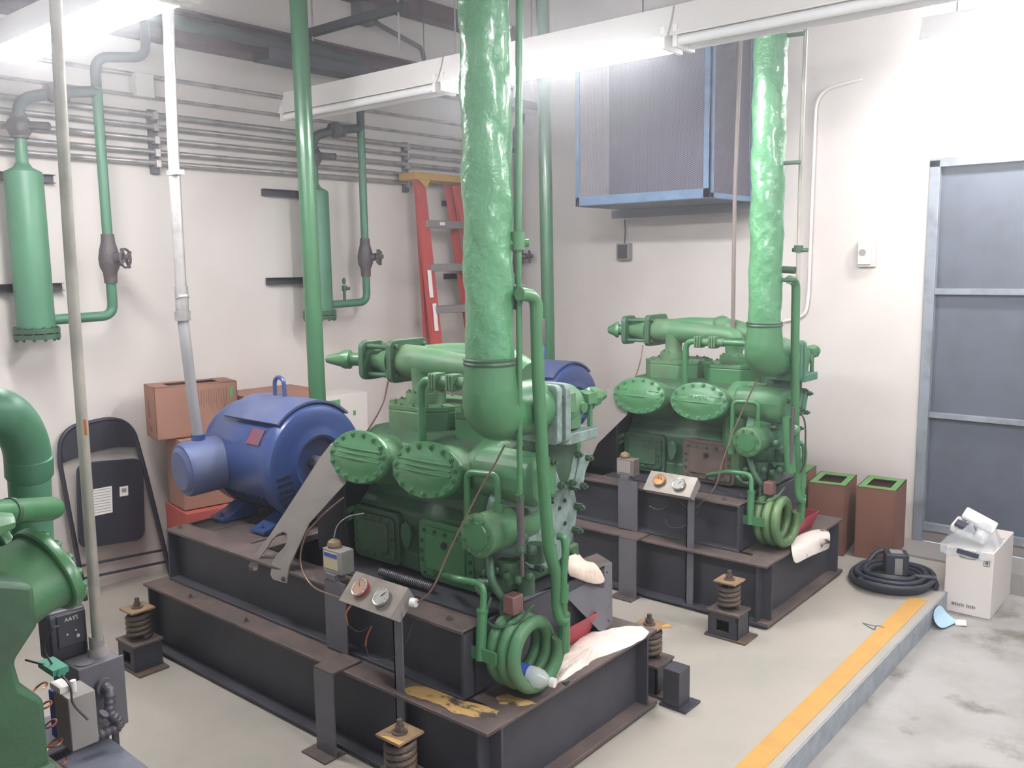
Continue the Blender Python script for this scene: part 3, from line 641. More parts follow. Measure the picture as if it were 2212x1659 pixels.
b = BM(); box(b, -2.035, -1.995, 1.81, 1.816, 0, .57); box(b, -2.035, -2.029, 1.81, 1.845, 0, .57); box(b, -2.05, -1.98, 1.80, 1.86, 0, .006); obj('stand', b, steel_grey, gp)
b = BM(); cyl(b, (-1.975, 1.835, .60), (-1.955, 1.84, .60), .014, seg=12); obj('tape_wrap', b, white_m, gp)
b = BM(); curve_tube(b, [(-2.102, 1.780, 0.506), (-2.115, 1.770, 0.470), (-2.124, 1.770, 0.437)], .003, 6); curve_tube(b, [(-2.190, 1.770, 0.556), (-2.215, 1.770, 0.523), (-2.221, 1.780, 0.478)], .003, 6); split_obj('copper_tail', b, copper, gp)
b = BM(); curve_tube(b, [(-2.124, 1.770, 0.437), (-2.115, 1.780, 0.396), (-2.059, 1.800, 0.397), (-2.003, 1.820, 0.445), (-1.967, 1.840, 0.540)], .0022, 6)
curve_tube(b, [(-2.221, 1.780, 0.478), (-2.168, 1.780, 0.469), (-2.121, 1.790, 0.498)], .0022, 6); split_obj('gauge_wire', b, wire_m, gp)
b = BM(); curve_tube(b, [(-1.955, 1.845, .60), (-1.911, 1.870, 0.651), (-1.884, 1.930, 0.775), (-1.816, 1.990, 0.952), (-1.756, 2.000, 1.047), (-1.718, 2.000, 1.107)], .0032, 6)
tag(obj('capillary_tube', b, capil), 'thin brown capillary tube rising from the nearer gauge panel to the big elbow', 'tube')

# ---- pressure switch on its wide bracket
ps = thing('pressure_switch', (-2.41, 1.91, .55), 'grey pressure switch box with blue label beside the nearer gauge panel', 'switch', 'pressure switches')
b = BM(); box(b, -2.478, -2.378, 1.885, 1.945, .58, .665); obj('case', b, grey_case, ps, .003)
b = BM(); lathe(b, (-2.445, 1.912, .665), (0, 0, 1), [(0, .022), (.01, .026), (.022, .022), (.03, .01), (.033, 0)], 20); obj('bellows_cap', b, tan, ps)
b = BM(); box(b, -2.472, -2.395, 1.8835, 1.885, .595, .655); obj('label_plate', b, mat('cream label', srgb(190, 178, 150), .6), ps)
b = BM(); box(b, -2.468, -2.397, 1.8825, 1.8835, .638, .652); obj('blue_band', b, blue_ink, ps)
b = BM(); curve_tube(b, [(-2.445, 1.912, .70), (-2.445, 1.93, .74), (-2.42, 1.96, .77), (-2.38, 2.0, .78)], .002, 6); obj('wire', b, guard_grey, ps)
br = thing('steel_bracket', (-2.33, 1.78, 0), 'wide flat grey steel bracket standing against the nearer skid, left of the gauge panel post', 'bracket', 'wide steel brackets')
b = BM(); box(b, -2.372, -2.272, 1.745, 1.751, 0, .30); obj('lower_strip', b, steel_grey, br)
b = BM(); box(b, -2.40, -2.272, 1.70, 1.80, 0, .006); obj('floor_pad', b, steel_brown, br)
b = BM(); box(b, -2.372, -2.272, 1.745, 1.875, .300, .306); obj('step_plate', b, steel_brown, br)
b = BM(); box(b, -2.46, -2.345, 1.872, 1.878, .306, .56); obj('upper_strip', b, steel_grey, br)
b = BM(); box(b, -2.45, -2.40, 1.872, 1.92, .555, .58); obj('shelf', b, steel_grey, br)

# ---- thin tube with regulator beside the big pipe
tt = thing('drain_line', (-1.68, 2.02, .62), 'thin green tube with a small valve running down beside the nearer big suction pipe', 'tube')
xa = -1.66
b = BM(); tube(b, [(-1.660, 2.036, 2.708), (-1.660, 2.025, 2.337), (-1.660, 2.007, 1.744)], .011, .02, 12); obj('upper_tube', b, green, tt)
b = BM(); cyl(b, (-1.660, 2.007, 1.744), (-1.660, 2.008, 1.691), .02, seg=14); tube(b, [(-1.680, 1.990, 1.711), (-1.640, 2.031, 1.711)], .011, .01); obj('valve', b, green, tt)
b = BM(); tube(b, [(-1.660, 2.008, 1.691), (-1.660, 2.005, 1.339), (-1.660, 2.000, 0.961)], .009, .02, 12); obj('lower_tube', b, green, tt)
b = BM(); cyl(b, (-1.660, 1.998, 0.964), (-1.660, 2.000, 0.943), .014, seg=8); cyl(b, (-1.660, 2.001, 0.804), (-1.660, 2.003, 0.787), .014, seg=8); split_obj('nut', b, green_dark, tt, near=.01)
b = BM(); cyl(b, (-1.660, 2.000, 0.946), (-1.660, 2.003, 0.798), .0115, seg=14); tube(b, [(-1.660, 2.005, 0.786), (-1.660, 2.008, 0.705)], .006, .01); obj('strainer', b, iron, tt)

# ---- second package: copies and its own differences
L2 = {'steel_skid': 'farther dark grey steel skid with brown flanges, beyond the gap behind the nearer skid',
      'electric_motor': 'farther blue motor, only its top showing behind the nearer machine',
      'coupling_guard': 'farther light grey coupling guard plate, mostly hidden beside the second compressor',
      'compressor': 'farther green reciprocating compressor with a brown square access cover, under the fan cage',
      'oil_cooler_coil': 'yellow green three turn coil with open empty centre, beside the spotted white rag',
      'steel_bracket': 'wide flat grey bracket standing against the farther skid, below the plain brown switch box'}
cop = {}
for o in (sk, mo, g, cp_, co, br): cop[o.name] = dup(o, OFF, L2[o.name])
c2 = cop['compressor']
for ch in list(kids(cop['oil_cooler_coil'])):
    if ch.name.startswith('bare_patch'): bpy.data.objects.remove(ch)
    elif ch.name.startswith('coil_tube'):
        ch.data = ch.data.copy(); ch.data.materials[0] = mat('olive dusty green', srgb(96, 122, 80), .4, c2=srgb(78, 112, 72), scale=5)
plain_green = mat('weathered green casting', srgb(74, 122, 96), .5, c2=srgb(70, 108, 86), scale=18, bump=.2)
def repaint(o):
    for ch in kids(o):
        if ch.type == 'MESH' and ch.data.materials and ch.data.materials[0] == pale_green: ch.data = ch.data.copy(); ch.data.materials[0] = plain_green
        repaint(ch)
repaint(c2)
for ch in list(kids(c2)):
    if ch.name.startswith('access_cover') and ch.get('_swap'):
        ch.data = ch.data.copy(); ch.data.materials[0] = mat('brown grimy cover', srgb(104, 88, 80), .55, c2=srgb(92, 74, 70), scale=8, bump=.15); ch['label'] = 'brown unpainted access cover'
    if ch.name.startswith('stem_cap') and (ch.data.vertices[0].co.x < -.2):
        ch.data = ch.data.copy(); md = ch.data; o0 = V((-2.70, 2.32, 1.282))-V(cp_['_org'])
        ax_ = V((-.92, -.55, 0)).normalized()
        for v__ in md.vertices:
            d_ = v__.co-o0; l_ = d_.dot(ax_); v__.co = o0+ax_*(l_*.58)+(d_-ax_*l_)*1.15
    if ch.name.startswith('cylinder_cover'):
        for s in list(kids(ch)):
            if s.name.startswith('rib'): bpy.data.objects.remove(s)
        if not ch.name.startswith('cylinder_cover') or not [k_ for k_ in kids(ch) if k_.name.startswith('bolt')]: continue
        if True:
            if True:
                xc = -2.44 if (sum(v__.co.x for v__ in ch.data.vertices)/len(ch.data.vertices)+cp_['_org'][0]) < -2.27 else -2.098
                n = V((0, -math.sin(FI), math.cos(FI))); c = V((xc, CY0, CZ0)); u2 = V((1, 0, 0)); v2 = V((0, math.cos(FI), math.sin(FI)))
                bb = BM(); sweep(bb, [c+u2*t+v2*(-.006)+n*(.0160-.012*(t/.125)**2) for t in [-.125+.025*i for i in range(11)]], .004, 6); obj('rib', bb, green, ch)
                for q in (.010, .026):
                    for s0 in (-.118, .066):
                        bb = BM(); sweep(bb, [c+u2*(s0+.052*t)+v2*q+n*(.0150-.012*((s0+.052*t)/.125)**2) for t in (0, .5, 1)], .0036, 6); obj('rib', bb, green, ch)
                bb = BM(); rr = random.Random(4)
                for k in range(9):
                    xx = -.05+k*.012
                    sweep(bb, [c+u2*xx+v2*.010+n*.0145, c+u2*(xx+rr.choice((0, .004)))+v2*.026+n*.0145], .0018, 4)
                    if k % 2: sweep(bb, [c+u2*xx+v2*.010+n*.0145, c+u2*(xx+.008)+v2*.012+n*.0145], .0018, 4)
                obj('embossed_lettering', bb, green, ch)
# second gauge panel (orange dial, bare metal)
gp2 = dup(gp, OFF+V((.0, -.0, .0)), 'tilted scuffed gauge panel with an orange left dial, in front of the farther compressor')
for ch in kids(gp2):
    if ch.name.startswith('gauge') and ch.material_slots and ch.data.materials[0] == red_m:
        for s in kids(ch):
            if s.name.startswith('dial'): s.data = s.data.copy(); s.data.materials[0] = dial_o
            if s.name.startswith('bezel'): s.data = s.data.copy(); s.data.materials[0] = tan
        ch.data = ch.data.copy(); ch.data.materials[0] = tan
    if ch.name.startswith('tape_wrap') or ch.name.startswith('copper_tail'): bpy.data.objects.remove(ch)
ps2 = dup(ps, OFF, 'plain brown grey switch box left of the orange dial gauge panel')
for ch in list(kids(ps2)):
    if ch.name.startswith('blue_band') or ch.name.startswith('wire'): bpy.data.objects.remove(ch)
    elif ch.name.startswith('label_plate'): ch.data = ch.data.copy(); ch.data.materials[0] = guard_grey
    elif ch.name.startswith('case'): ch.data = ch.data.copy(); ch.data.materials[0] = mat('brown grey case', srgb(124, 112, 108), .5)
b = BM(); curve_tube(b, [(-1.742, 3.840, 1.132), (-1.803, 3.840, 0.993), (-1.844, 3.800, 0.862), (-1.875, 3.750, 0.711), (-1.893, 3.720, 0.603), (-1.966, 3.700, 0.506), (-2.014, 3.700, 0.475), (-2.065, 3.700, 0.501)], .0032, 6)
tag(obj('capillary_tube', b, capil), 'thin brown capillary tube hanging from the farther elbow to the orange dial panel', 'tube')
# hanger line of the farther machine
hl = thing('riser_line', (-1.62, 3.86, .95), 'thin vertical line with a brown lower pipe, right of the farther big suction pipe', 'tube')
b = BM(); tube(b, [(-1.577, 3.860, 2.637), (-1.582, 3.860, 2.076), (-1.581, 3.860, 1.695), (-1.579, 3.860, 1.563)], .009, .02, 10); obj('upper_tube', b, conduit_tan, hl)
b = BM(); cyl(b, (-1.581, 3.860, 1.716), (-1.582, 3.860, 1.685), .020, seg=12); tube(b, [(-1.608, 3.860, 1.696), (-1.539, 3.860, 1.694)], .009, .01); cyl(b, (-1.653, 3.860, 1.610), (-1.593, 3.860, 1.606), .016, seg=12); obj('valve', b, green_dark, hl)
b = BM(); tube(b, [(-1.575, 3.840, 0.992), (-1.578, 3.840, 0.735)], .008, .02, 10); obj('bare_tube', b, iron, hl)
b = BM(); cyl(b, (-1.608, 3.860, 0.943), (-1.602, 3.860, 0.815), .024, seg=16); cyl(b, (-1.600, 3.860, 0.815), (-1.587, 3.860, 0.687), .024, seg=16); sph(b, (-1.586, 3.880, 0.878), .03, 12); obj('valve_block', b, green, hl)
b = BM(); curve_tube(b, [(-1.595, 3.950, 0.962), (-1.565, 3.950, 0.913), (-1.558, 3.950, 0.816), (-1.559, 3.950, 0.718), (-1.580, 3.950, 0.666)], .004, 6); obj('cable', b, wire_m, hl)

# ---- leftmost machine (mostly outside the picture)
OFF0 = V((.0, -1.885, 0.0))
c0 = dup(cp_, OFF0, 'green compressor at the lower left corner, mostly outside the picture beside the folding chair')
s0_ = dup(sk, OFF0+V((0, 0, 0)), 'skid under the leftmost compressor at the lower left corner of the picture')
# ================================================================== SKID TOP CLUTTER
b = BM()
rr = random.Random(2)
pl_ = [(-1.655, 2.163, 0.302), (-1.741, 2.335, 0.302), (-1.784, 2.470, 0.302), (-1.757, 2.578, 0.302), (-1.714, 2.666, 0.302), (-1.676, 2.728, 0.302), (-1.625, 2.693, 0.302), (-1.621, 2.598, 0.302), (-1.643, 2.497, 0.302), (-1.661, 2.408, 0.302), (-1.650, 2.316, 0.302), (-1.633, 2.235, 0.302), (-1.624, 2.176, 0.302)]
def outline(pts, n, amp, rr):
    P_ = [V(p) for p in pts]; out = []
    for i in range(len(P_)):
        a, c = P_[i], P_[(i+1) % len(P_)]; k = max(1, int((c-a).length/n))
        for j in range(k): out.append(a+(c-a)*(j/k)+V((rr.uniform(-amp, amp), rr.uniform(-amp, amp), 0)))
    return out
def heap(name, pts, z, th, m, label, cat, n=.02, amp=.003, rr=rr, kind=None, steps=(1, .92, .75, .5, .2)):
    ol = outline(pts, n, amp, rr); cen = sum(ol, V((0, 0, 0)))/len(ol); cen.z = z; b = BM(); prev = None
    for si, q in enumerate(steps):
        cur = []
        for p in ol:
            # draw each vertex towards the middle line rather than one point so that long shapes keep their form
            tgt = min(ol, key=lambda o_: 0 if o_ is p else abs((o_-p).dot((cen-p).normalized())-(cen-p).length*1.0)) if False else cen
            pp_ = p*q+tgt*(1-q); cur.append(b.verts.new((pp_.x, pp_.y, z+(0 if si == 0 else th*(1-q**3)**.5*(.55+.6*rr.random())))))
        if prev: bridge(b, prev, cur)
        else: b.faces.new(cur[::-1])
        prev = cur
    b.faces.new(prev); return tag(obj(name, b, m, ang=70), label, cat, kind=kind)
heap('absorbent_pad', [(-1.652, 2.154, 0.302), (-1.722, 2.259, 0.302), (-1.759, 2.358, 0.302), (-1.796, 2.486, 0.302), (-1.796, 2.559, 0.302), (-1.763, 2.616, 0.302), (-1.727, 2.687, 0.302), (-1.680, 2.725, 0.302), (-1.628, 2.701, 0.302), (-1.616, 2.638, 0.302), (-1.617, 2.547, 0.302), (-1.637, 2.473, 0.302), (-1.656, 2.402, 0.302), (-1.650, 2.316, 0.302), (-1.647, 2.253, 0.302), (-1.643, 2.202, 0.302)], .3005, .018, pad_m, 'long white absorbent pad lying on the end of the nearer skid', 'pad', amp=.004)
def blob(pts, z, th, m, name, label, cat, seed=1):
    b = BM(); rr = random.Random(seed); cen = V((0, 0, 0))
    P_ = [V(p) for p in pts]
    for p in P_: cen += p
    cen /= len(P_)
    bt = [b.verts.new(V((p.x, p.y, z))) for p in P_]; tp = [b.verts.new(V((p.x, p.y, z))*.85+V((cen.x, cen.y, z))*.15+V((0, 0, th*(.6+.5*rr.random())))) for p in P_]
    bridge(b, bt, tp); b.faces.new(tp); b.faces.new(bt[::-1]); o = obj(name, b, m, ang=60); return tag(o, label, cat)
o = heap('spilled_absorbent', [(-2.020, 1.826, 0.300), (-1.996, 1.869, 0.300), (-1.952, 1.888, 0.300), (-1.942, 1.937, 0.300), (-1.883, 1.967, 0.300), (-1.847, 1.948, 0.300), (-1.793, 1.890, 0.300), (-1.826, 1.875, 0.300), (-1.778, 1.876, 0.300), (-1.739, 1.907, 0.300), (-1.681, 1.913, 0.300), (-1.663, 1.870, 0.300), (-1.723, 1.837, 0.300), (-1.788, 1.814, 0.300), (-1.852, 1.829, 0.300), (-1.922, 1.818, 0.300), (-1.979, 1.811, 0.300)], .3006, .003, sandy, 'yellow absorbent granules spilled on the front corner of the nearer skid', 'spill', .012, .003)
o['kind'] = 'stuff'
o = heap('spilled_absorbent', [(-1.750, 1.974, 0.300), (-1.741, 2.008, 0.300), (-1.657, 2.021, 0.300), (-1.619, 2.021, 0.300), (-1.655, 1.974, 0.300), (-1.709, 1.949, 0.300)], .3006, .003, sandy, 'thin tan absorbent streak on the skid under the nearer coil', 'spill', .012, .003)
o['kind'] = 'stuff'
# folded grey channel with holes leaning behind the coil
ch_ = thing('folded_channel', (-1.82, 2.55, .30), 'grey folded sheet metal channel with punched holes behind the nearer coil', 'channel')
Q = [(-1.820, 2.459, 0.510), (-1.820, 2.739, 0.515), (-1.780, 2.683, 0.284), (-1.760, 2.576, 0.306), (-1.780, 2.405, 0.480)]
b = BM(); prism(b, Q, (-.004, .0, 0)); obj('side_panel', b, steel_grey, ch_)
b = BM(); prism(b, [(-1.820, 2.465, 0.509), (-1.820, 2.739, 0.515), (-1.980, 2.872, 0.483), (-1.980, 2.607, 0.498)], (0, 0, -.004)); obj('top_panel', b, steel_brown, ch_)
b = BM(); prism(b, [(-1.830, 2.215, 0.534), (-1.820, 2.459, 0.510), (-1.800, 2.432, 0.467), (-1.800, 2.071, 0.492)], (-.004, 0, 0)); obj('lower_leg', b, steel_grey, ch_)
b = BM()
for q in ((-1.815, 2.694, 0.488), (-1.812, 2.601, 0.431), (-1.790, 2.666, 0.366), (-1.780, 2.651, 0.320), (-1.800, 2.684, 0.398)): cyl(b, q, V(q)+V((.003, 0, 0)), .006, seg=8)
obj('punched_holes', b, black_ink, ch_)
# red trays
def tray(c, yaw, label):
    t = BM(); u = V((math.cos(yaw), math.sin(yaw), 0)); v_ = V((-u.y, u.x, 0)); c = V(c)
    obox(t, c+V((0, 0, .004)), u, v_, (0, 0, 1), .07, .13, .003)
    for s in (-1, 1):
        prism(t, [c+u*(s*.07)-v_*.13, c+u*(s*.07)+v_*.13, c+u*(s*.10)+v_*.15+V((0, 0, .085)), c+u*(s*.10)-v_*.15+V((0, 0, .085))], u*(.004*s))
        prism(t, [c+v_*(s*.13)-u*.07, c+v_*(s*.13)+u*.07, c+v_*(s*.15)+u*.10+V((0, 0, .085)), c+v_*(s*.15)-u*.10+V((0, 0, .085))], v_*(.004*s))
    return tag(obj('drip_tray', t, red_m), label, 'tray', 'red drip trays')
tray((-1.865, 2.41, .301), 0, 'red plastic drip tray behind the nearer coil, its edge above the white pad')
tray((-1.735, 4.20, .301), 0, 'red plastic drip tray behind the yellow green coil of the farther machine')
# rags
def rag(name, rows, m, label, th=.006, cat='rag'):
    b = BM(); g_ = [[b.verts.new(V(p)) for p in r] for r in rows]
    for i in range(len(g_)-1):
        for j in range(len(g_[0])-1): b.faces.new((g_[i][j], g_[i][j+1], g_[i+1][j+1], g_[i+1][j]))
    o = obj(name, b, m, ang=80); s = o.modifiers.new('solid', 'SOLIDIFY'); s.thickness = th; s.offset = 0
    d = o.modifiers.new('subd', 'SUBSURF'); d.levels = 2; d.render_levels = 2; return tag(o, label, cat)
rag('cotton_rag', [[(-1.900, 2.557, 0.610), (-1.920, 2.646, 0.568), (-1.930, 2.711, 0.508), (-1.930, 2.729, 0.475)],
   [(-1.830, 2.462, 0.606), (-1.800, 2.472, 0.601), (-1.800, 2.528, 0.582), (-1.800, 2.584, 0.574)],
   [(-1.800, 2.424, 0.580), (-1.780, 2.447, 0.568), (-1.780, 2.517, 0.548), (-1.780, 2.609, 0.529)],
   [(-1.800, 2.432, 0.550), (-1.790, 2.466, 0.539), (-1.780, 2.540, 0.492), (-1.780, 2.660, 0.459)]], rag_m, 'cream cotton rag draped over the grey folded channel')
rag('cotton_rag', [[(-1.654, 4.068, 0.310), (-1.642, 4.230, 0.310), (-1.605, 4.317, 0.310), (-1.552, 4.299, 0.310)],
   [(-1.629, 3.976, 0.306), (-1.594, 4.079, 0.312), (-1.560, 4.167, 0.308), (-1.496, 4.143, 0.308)],
   [(-1.575, 3.856, 0.328), (-1.565, 3.997, 0.300), (-1.570, 4.187, 0.259), (-1.575, 4.359, 0.204)],
   [(-1.570, 3.883, 0.232), (-1.560, 3.956, 0.244), (-1.565, 4.159, 0.225), (-1.570, 4.326, 0.203)]], mat('spotted white cloth', srgb(234, 222, 214), .85, c2=srgb(84, 76, 76), scale=7, lo=.60, hi=.66, bump=.3), 'white cloth with a black stain hanging over the end of the farther skid')
# bottle in the coil
bo = thing('plastic_bottle', (-1.69, 2.03, .36), 'clear plastic bottle with blue label lying inside the nearer coil', 'bottle')
d0 = V((-1.72, 2.025, .375)); dd = V((.95, .22, -.06)).normalized()
b = BM(); lathe(b, d0, dd, [(0, .02), (.005, .031), (.03, .033), (.085, .033), (.105, .028), (.125, .013), (.135, .012)], 24); obj('bottle_body', b, pet, bo)
b = BM(); lathe(b, d0+dd*.012, dd, [(0, .0335), (.045, .0338), (.046, .033)], 24); obj('label_wrap', b, blue_ink, bo)
b = BM(); lathe(b, d0+dd*.132, dd, [(0, .015), (.016, .015), (.017, 0)], 20); obj('cap', b, white_m, bo)
b = BM(); prism(b, [(-1.637, 2.175, .3015), (-1.615, 2.17, .3015), (-1.625, 2.20, .3015)], (0, 0, .003)); tag(obj('metal_clip', b, black_ink), 'tiny dark metal clip beside the white pad at the coil foot', 'clip')

# ================================================================== PIPES THAT STAND FREE
def pipe_thing(name, pts, r, m, label, cat='pipe', fr=.06, seg=20, group=None):
    b = BM(); tube(b, pts, r, fr, seg, 8); return tag(obj(name, b, m, ang=50), label, cat, group)
pipe_thing('steel_pipe', [(-3.60, 2.75, .9), (-3.63, 2.755, ZC)], .042, green_riser, 'plain green pipe rising vertically behind the nearer blue motor', group='green risers')
pipe_thing('steel_pipe', [(-3.54, 4.58, .9), (-3.575, 4.585, ZC)], .042, green_riser, 'plain green pipe rising behind the farther motor, right of the nearer thick wrinkled pipe', group='green risers')
# motor conduit (silver above, grey flexible below)
mc = thing('motor_conduit', (-3.44, 2.03, .9), 'silver conduit with a hex coupling and grey flexible lower end entering the nearer blue motor', 'conduit')
b = BM(); tube(b, [(-3.486, 1.980, 1.438), (-3.482, 1.980, 2.051), (-3.454, 1.980, 2.615), (-3.436, 1.980, 2.929)], .023, .3, 20); obj('rigid_conduit', b, galv, mc)
b = BM(); cyl(b, (-3.486, 1.980, 1.473), (-3.487, 1.980, 1.434), .034, seg=8); cyl(b, (-3.484, 1.980, 1.578), (-3.486, 1.980, 1.473), .027, seg=20); cyl(b, (-3.482, 1.980, 1.535), (-3.479, 1.980, 1.526), .029, seg=20); obj('coupling', b, galv, mc)
b = BM(); tube(b, [(-3.486, 1.980, 1.438), (-3.476, 1.980, 1.340), (-3.491, 2.000, 1.158), (-3.510, 2.030, 0.912)], .023, .2, 20); obj('flexible_sheath', b, conduit_grey, mc)
b = BM(); cyl(b, (-3.508, 2.030, 0.933), (-3.509, 2.030, 0.894), .03, seg=20); obj('lock_ring', b, blue, mc)
b = BM(); box(b, *(lambda p: (p[0]-.05, p[0]+.03, p[1]-.004, p[1]+.03, p[2]-.01, p[2]+.01))((-3.450, 1.960, 2.043))); obj('pipe_clamp', b, galv, mc)
# control box conduit
cc = thing('box_conduit', (-2.65, 1.18, .5), 'aged grey conduit with an orange sticker rising from the control box at lower left', 'conduit')
b = BM(); tube(b, [(-2.521, 1.100, 0.581), (-2.509, 1.100, 1.216), (-2.500, 1.100, 1.780), (-2.477, 1.100, 2.224), (-2.464, 1.100, 2.396)], .0155, .3, 18); obj('conduit_tube', b, conduit_tan, cc)
b = BM(); cyl(b, (-2.528, 1.100, 0.593), (-2.528, 1.100, 0.556), .021, seg=16); cyl(b, (-2.528, 1.100, 0.556), (-2.522, 1.100, 0.521), .026, .03, seg=16); obj('hub_fitting', b, guard_grey, cc)
b = BM(); q0, q1 = V((-2.459, 1.083, 1.242)), V((-2.458, 1.083, 1.198)); prism(b, [q0+V((-.002, 0, 0)), q0+V((.008, .004, 0)), q1+V((.008, .004, 0)), q1+V((-.002, 0, 0))], (.0, -.0015, 0)); obj('sticker', b, orange_m, cc)

# ================================================================== LOWER LEFT CLUSTER
cb = thing('control_box', (-2.55, 1.08, 0), 'grey steel control box on thin legs at lower left with flexible conduit', 'control box')
b = BM(); box(b, -2.64, -2.46, 1.015, 1.135, .335, .535); bx = obj('enclosure', b, steel_grey, cb, .004)
b = BM(); box(b, -2.46, -2.452, 1.010, 1.140, .330, .540); obj('lid', b, steel_grey, cb, .002)
b = BM(); box(b, -2.48, -2.465, 1.10, 1.115, 0, .335); box(b, -2.63, -2.615, 1.10, 1.115, 0, .335); split_obj('leg', b, steel_dark, cb)
def corr(pts, r, m, name, parent):
    path = fillet_path(pts, .05, 8); b = BM(); P_ = []
    for i in range(len(path)-1):
        a, c = path[i], path[i+1]; n = max(1, int((c-a).length/.004))
        for k in range(n): P_.append(a+(c-a)*k/n)
    P_.append(path[-1]); sweep(b, P_, r, 12, rf=lambda i, p: r if i % 4 < 2 else r*.84); return obj(name, b, m, parent, ang=60)
corr([(-2.45, 1.075, .47), (-2.41, 1.075, .47), (-2.395, 1.06, .41), (-2.39, 1.08, .385), (-2.39, 1.085, .365), (-2.40, 1.0, .355)], .016, flex_m, 'flexible_conduit', cb)
b = BM(); cyl(b, (-2.452, 1.075, .47), (-2.435, 1.075, .47), .026, seg=20); obj('gland', b, steel_grey, cb)
b = BM(); cyl(b, (-2.50, 1.05, .535), (-2.50, 1.05, .538), .028, seg=24); obj('knockout_disc', b, steel_grey, cb)
# drive unit
dr = thing('motor_drive', (-2.59, 1.05, .535), 'black motor drive keypad unit with small white lettering, left of the aged conduit', 'drive unit')
b = BM(); prism(b, [(-2.64, .985, .535), (-2.56, .985, .535), (-2.56, .985, .665), (-2.57, .985, .68), (-2.64, .985, .69)], (0, .105, 0)); obj('case', b, dark, dr, .006)
b = BM(); box(b, -2.56, -2.555, 1.005, 1.085, .575, .672); obj('keypad', b, steel_dark, dr, .003)
lettering('AAYS', (-2.5545, 1.045, .655), (0, 1, 0), (0, 0, 1), .016, white_m, dr)
for yy_, zz_, rr_ in ((1.06, .60, .005), (1.03, .612, .003), (1.055, .618, .0025)):
    b = BM(); cyl(b, (-2.555, yy_, zz_), (-2.552, yy_, zz_), rr_, seg=12); obj('button', b, stat_m, dr)

# small pale switch box with blue side
tr = thing('pressure_switch', (-2.44, .90, .33), 'pale grey switch box with a dark blue side at lower left above the copper coil', 'switch')
sb = V((-2.306, 0.930, 0.490)); 
b = BM(); box(b, sb.x-.045, sb.x+.045, .90, .97, sb.z-.075, sb.z+.07); obj('case', b, guard_grey, tr, .003)
b = BM(); box(b, sb.x-.075, sb.x-.045, .90, .97, sb.z-.07, sb.z+.06); obj('side_panel', b, blue_ink, tr, .002)
b = BM(); box(b, sb.x-.06, sb.x+.0, .90, .93, sb.z+.07, sb.z+.085); cyl(b, (sb.x+.01, .93, sb.z+.07), (sb.x+.01, .93, sb.z+.10), .008, seg=10); obj('terminal', b, white_m, tr)
b = BM(); c_ = V((-2.334, 0.900, 0.628)); obox(b, c_, (1, 0, .0), (0, 1, 0), (0, 0, 1), .045, .02, .008); cyl(b, c_-V((.05, 0, .004)), c_+V((.05, 0, -.004)), .011, seg=12); tag(obj('wire_connector', b, mat('teal plastic', srgb(72, 142, 120), .4)), 'teal plastic wire connector hanging above the pale switch box', 'connector')
for wp_, wl_ in (([c_, V((-2.330, 0.880, 0.687)), V((-2.271, 0.880, 0.752)), V((-2.275, 0.900, 0.754))], 'thin dark wire looping up from the teal connector behind the black drive'), ([c_, V((-2.244, 0.900, 0.605)), V((-2.231, 0.900, 0.559)), V((-2.200, 0.920, 0.517))], 'thin dark wire hanging from the teal connector over the pale switch box'), ([V((-2.404, 0.860, 0.641)), V((-2.355, 0.880, 0.636)), c_], 'short dark wire running left from the teal connector to the compressor')):
    b = BM(); curve_tube(b, wp_, .0028, 6); tag(obj('loose_wire', b, wire_m), wl_, 'wire', 'wires at the teal connector')
# copper coil capillary
b = BM(); pts = []; A0, A1 = V((-2.343, 0.860, 0.590)), V((-2.255, 0.860, 0.405))
for i in range(100):
    t = i/99; a = 2*PI*4.2*t; c = A0+(A1-A0)*t; pts.append(c+V((.032*math.cos(a), .02*math.sin(a), .012*math.sin(a))))
sweep(b, pts, .0028, 6); tag(obj('copper_capillary', b, copper), 'loose copper coloured capillary spiral hanging at the lower left corner', 'tube')
corr([(-2.288, 1.000, 0.473), (-2.312, 0.970, 0.425), (-2.379, 0.940, 0.361), (-2.439, 0.920, 0.328)], .014, flex_m, 'tmp', cb).name = 'flexible_conduit'
# bent green suction bend and capped stub
gb = thing('pipe_bend', (-2.30, .85, .8), 'large smooth green pipe bend with a welded collar entering from the left edge', 'pipe')
b = BM(); pb = [V((-2.336, 0.760, 1.330)), V((-2.294, 0.800, 1.324)), V((-2.305, 0.840, 1.297)), V((-2.335, 0.875, 1.245)), V((-2.365, 0.895, 1.185)), V((-2.383, 0.900, 1.090)), V((-2.404, 0.900, 0.863))]
curve_pts = []
PP = [pb[0]*2-pb[1]] + pb + [pb[-1]*2-pb[-2]]
for i in range(1, len(PP)-2):
    for k in range(6):
        t = k/6; a, b0, c, d = PP[i-1], PP[i], PP[i+1], PP[i+2]
        curve_pts.append(.5*((2*b0)+(c-a)*t+(2*a-5*b0+4*c-d)*t*t+(3*b0-a-3*c+d)*t**3))
curve_pts.append(PP[-2]); sweep(b, curve_pts, .053, 32, rf=lambda i, p: .0545 if p.z > 1.17 else .050); obj('bend', b, green_sep, gb, ang=50)
b = BM(); c0_, c1_ = V((-2.364, 0.897, 1.186)), V((-2.379, 0.900, 1.125)); lathe(b, c0_, c1_-c0_, [(0, .052), (.004, .0565), ((c1_-c0_).length-.01, .0565), ((c1_-c0_).length, .050)], 32); obj('collar', b, green_sep, gb)
st = V((-2.125, 0.860, 1.097)); s1 = V((-2.008, 0.660, 1.149))
b = BM(); dS = (s1-st).normalized(); lathe(b, st-dS*.01, dS, [(0, 0), (.005, .014), (.018, .024), (.035, .028), (.45, .028)], 24); pp = tag(obj('capped_stub', b, green), 'short green horizontal pipe with a domed end, crossing the pipe bend at the left edge', 'pipe')
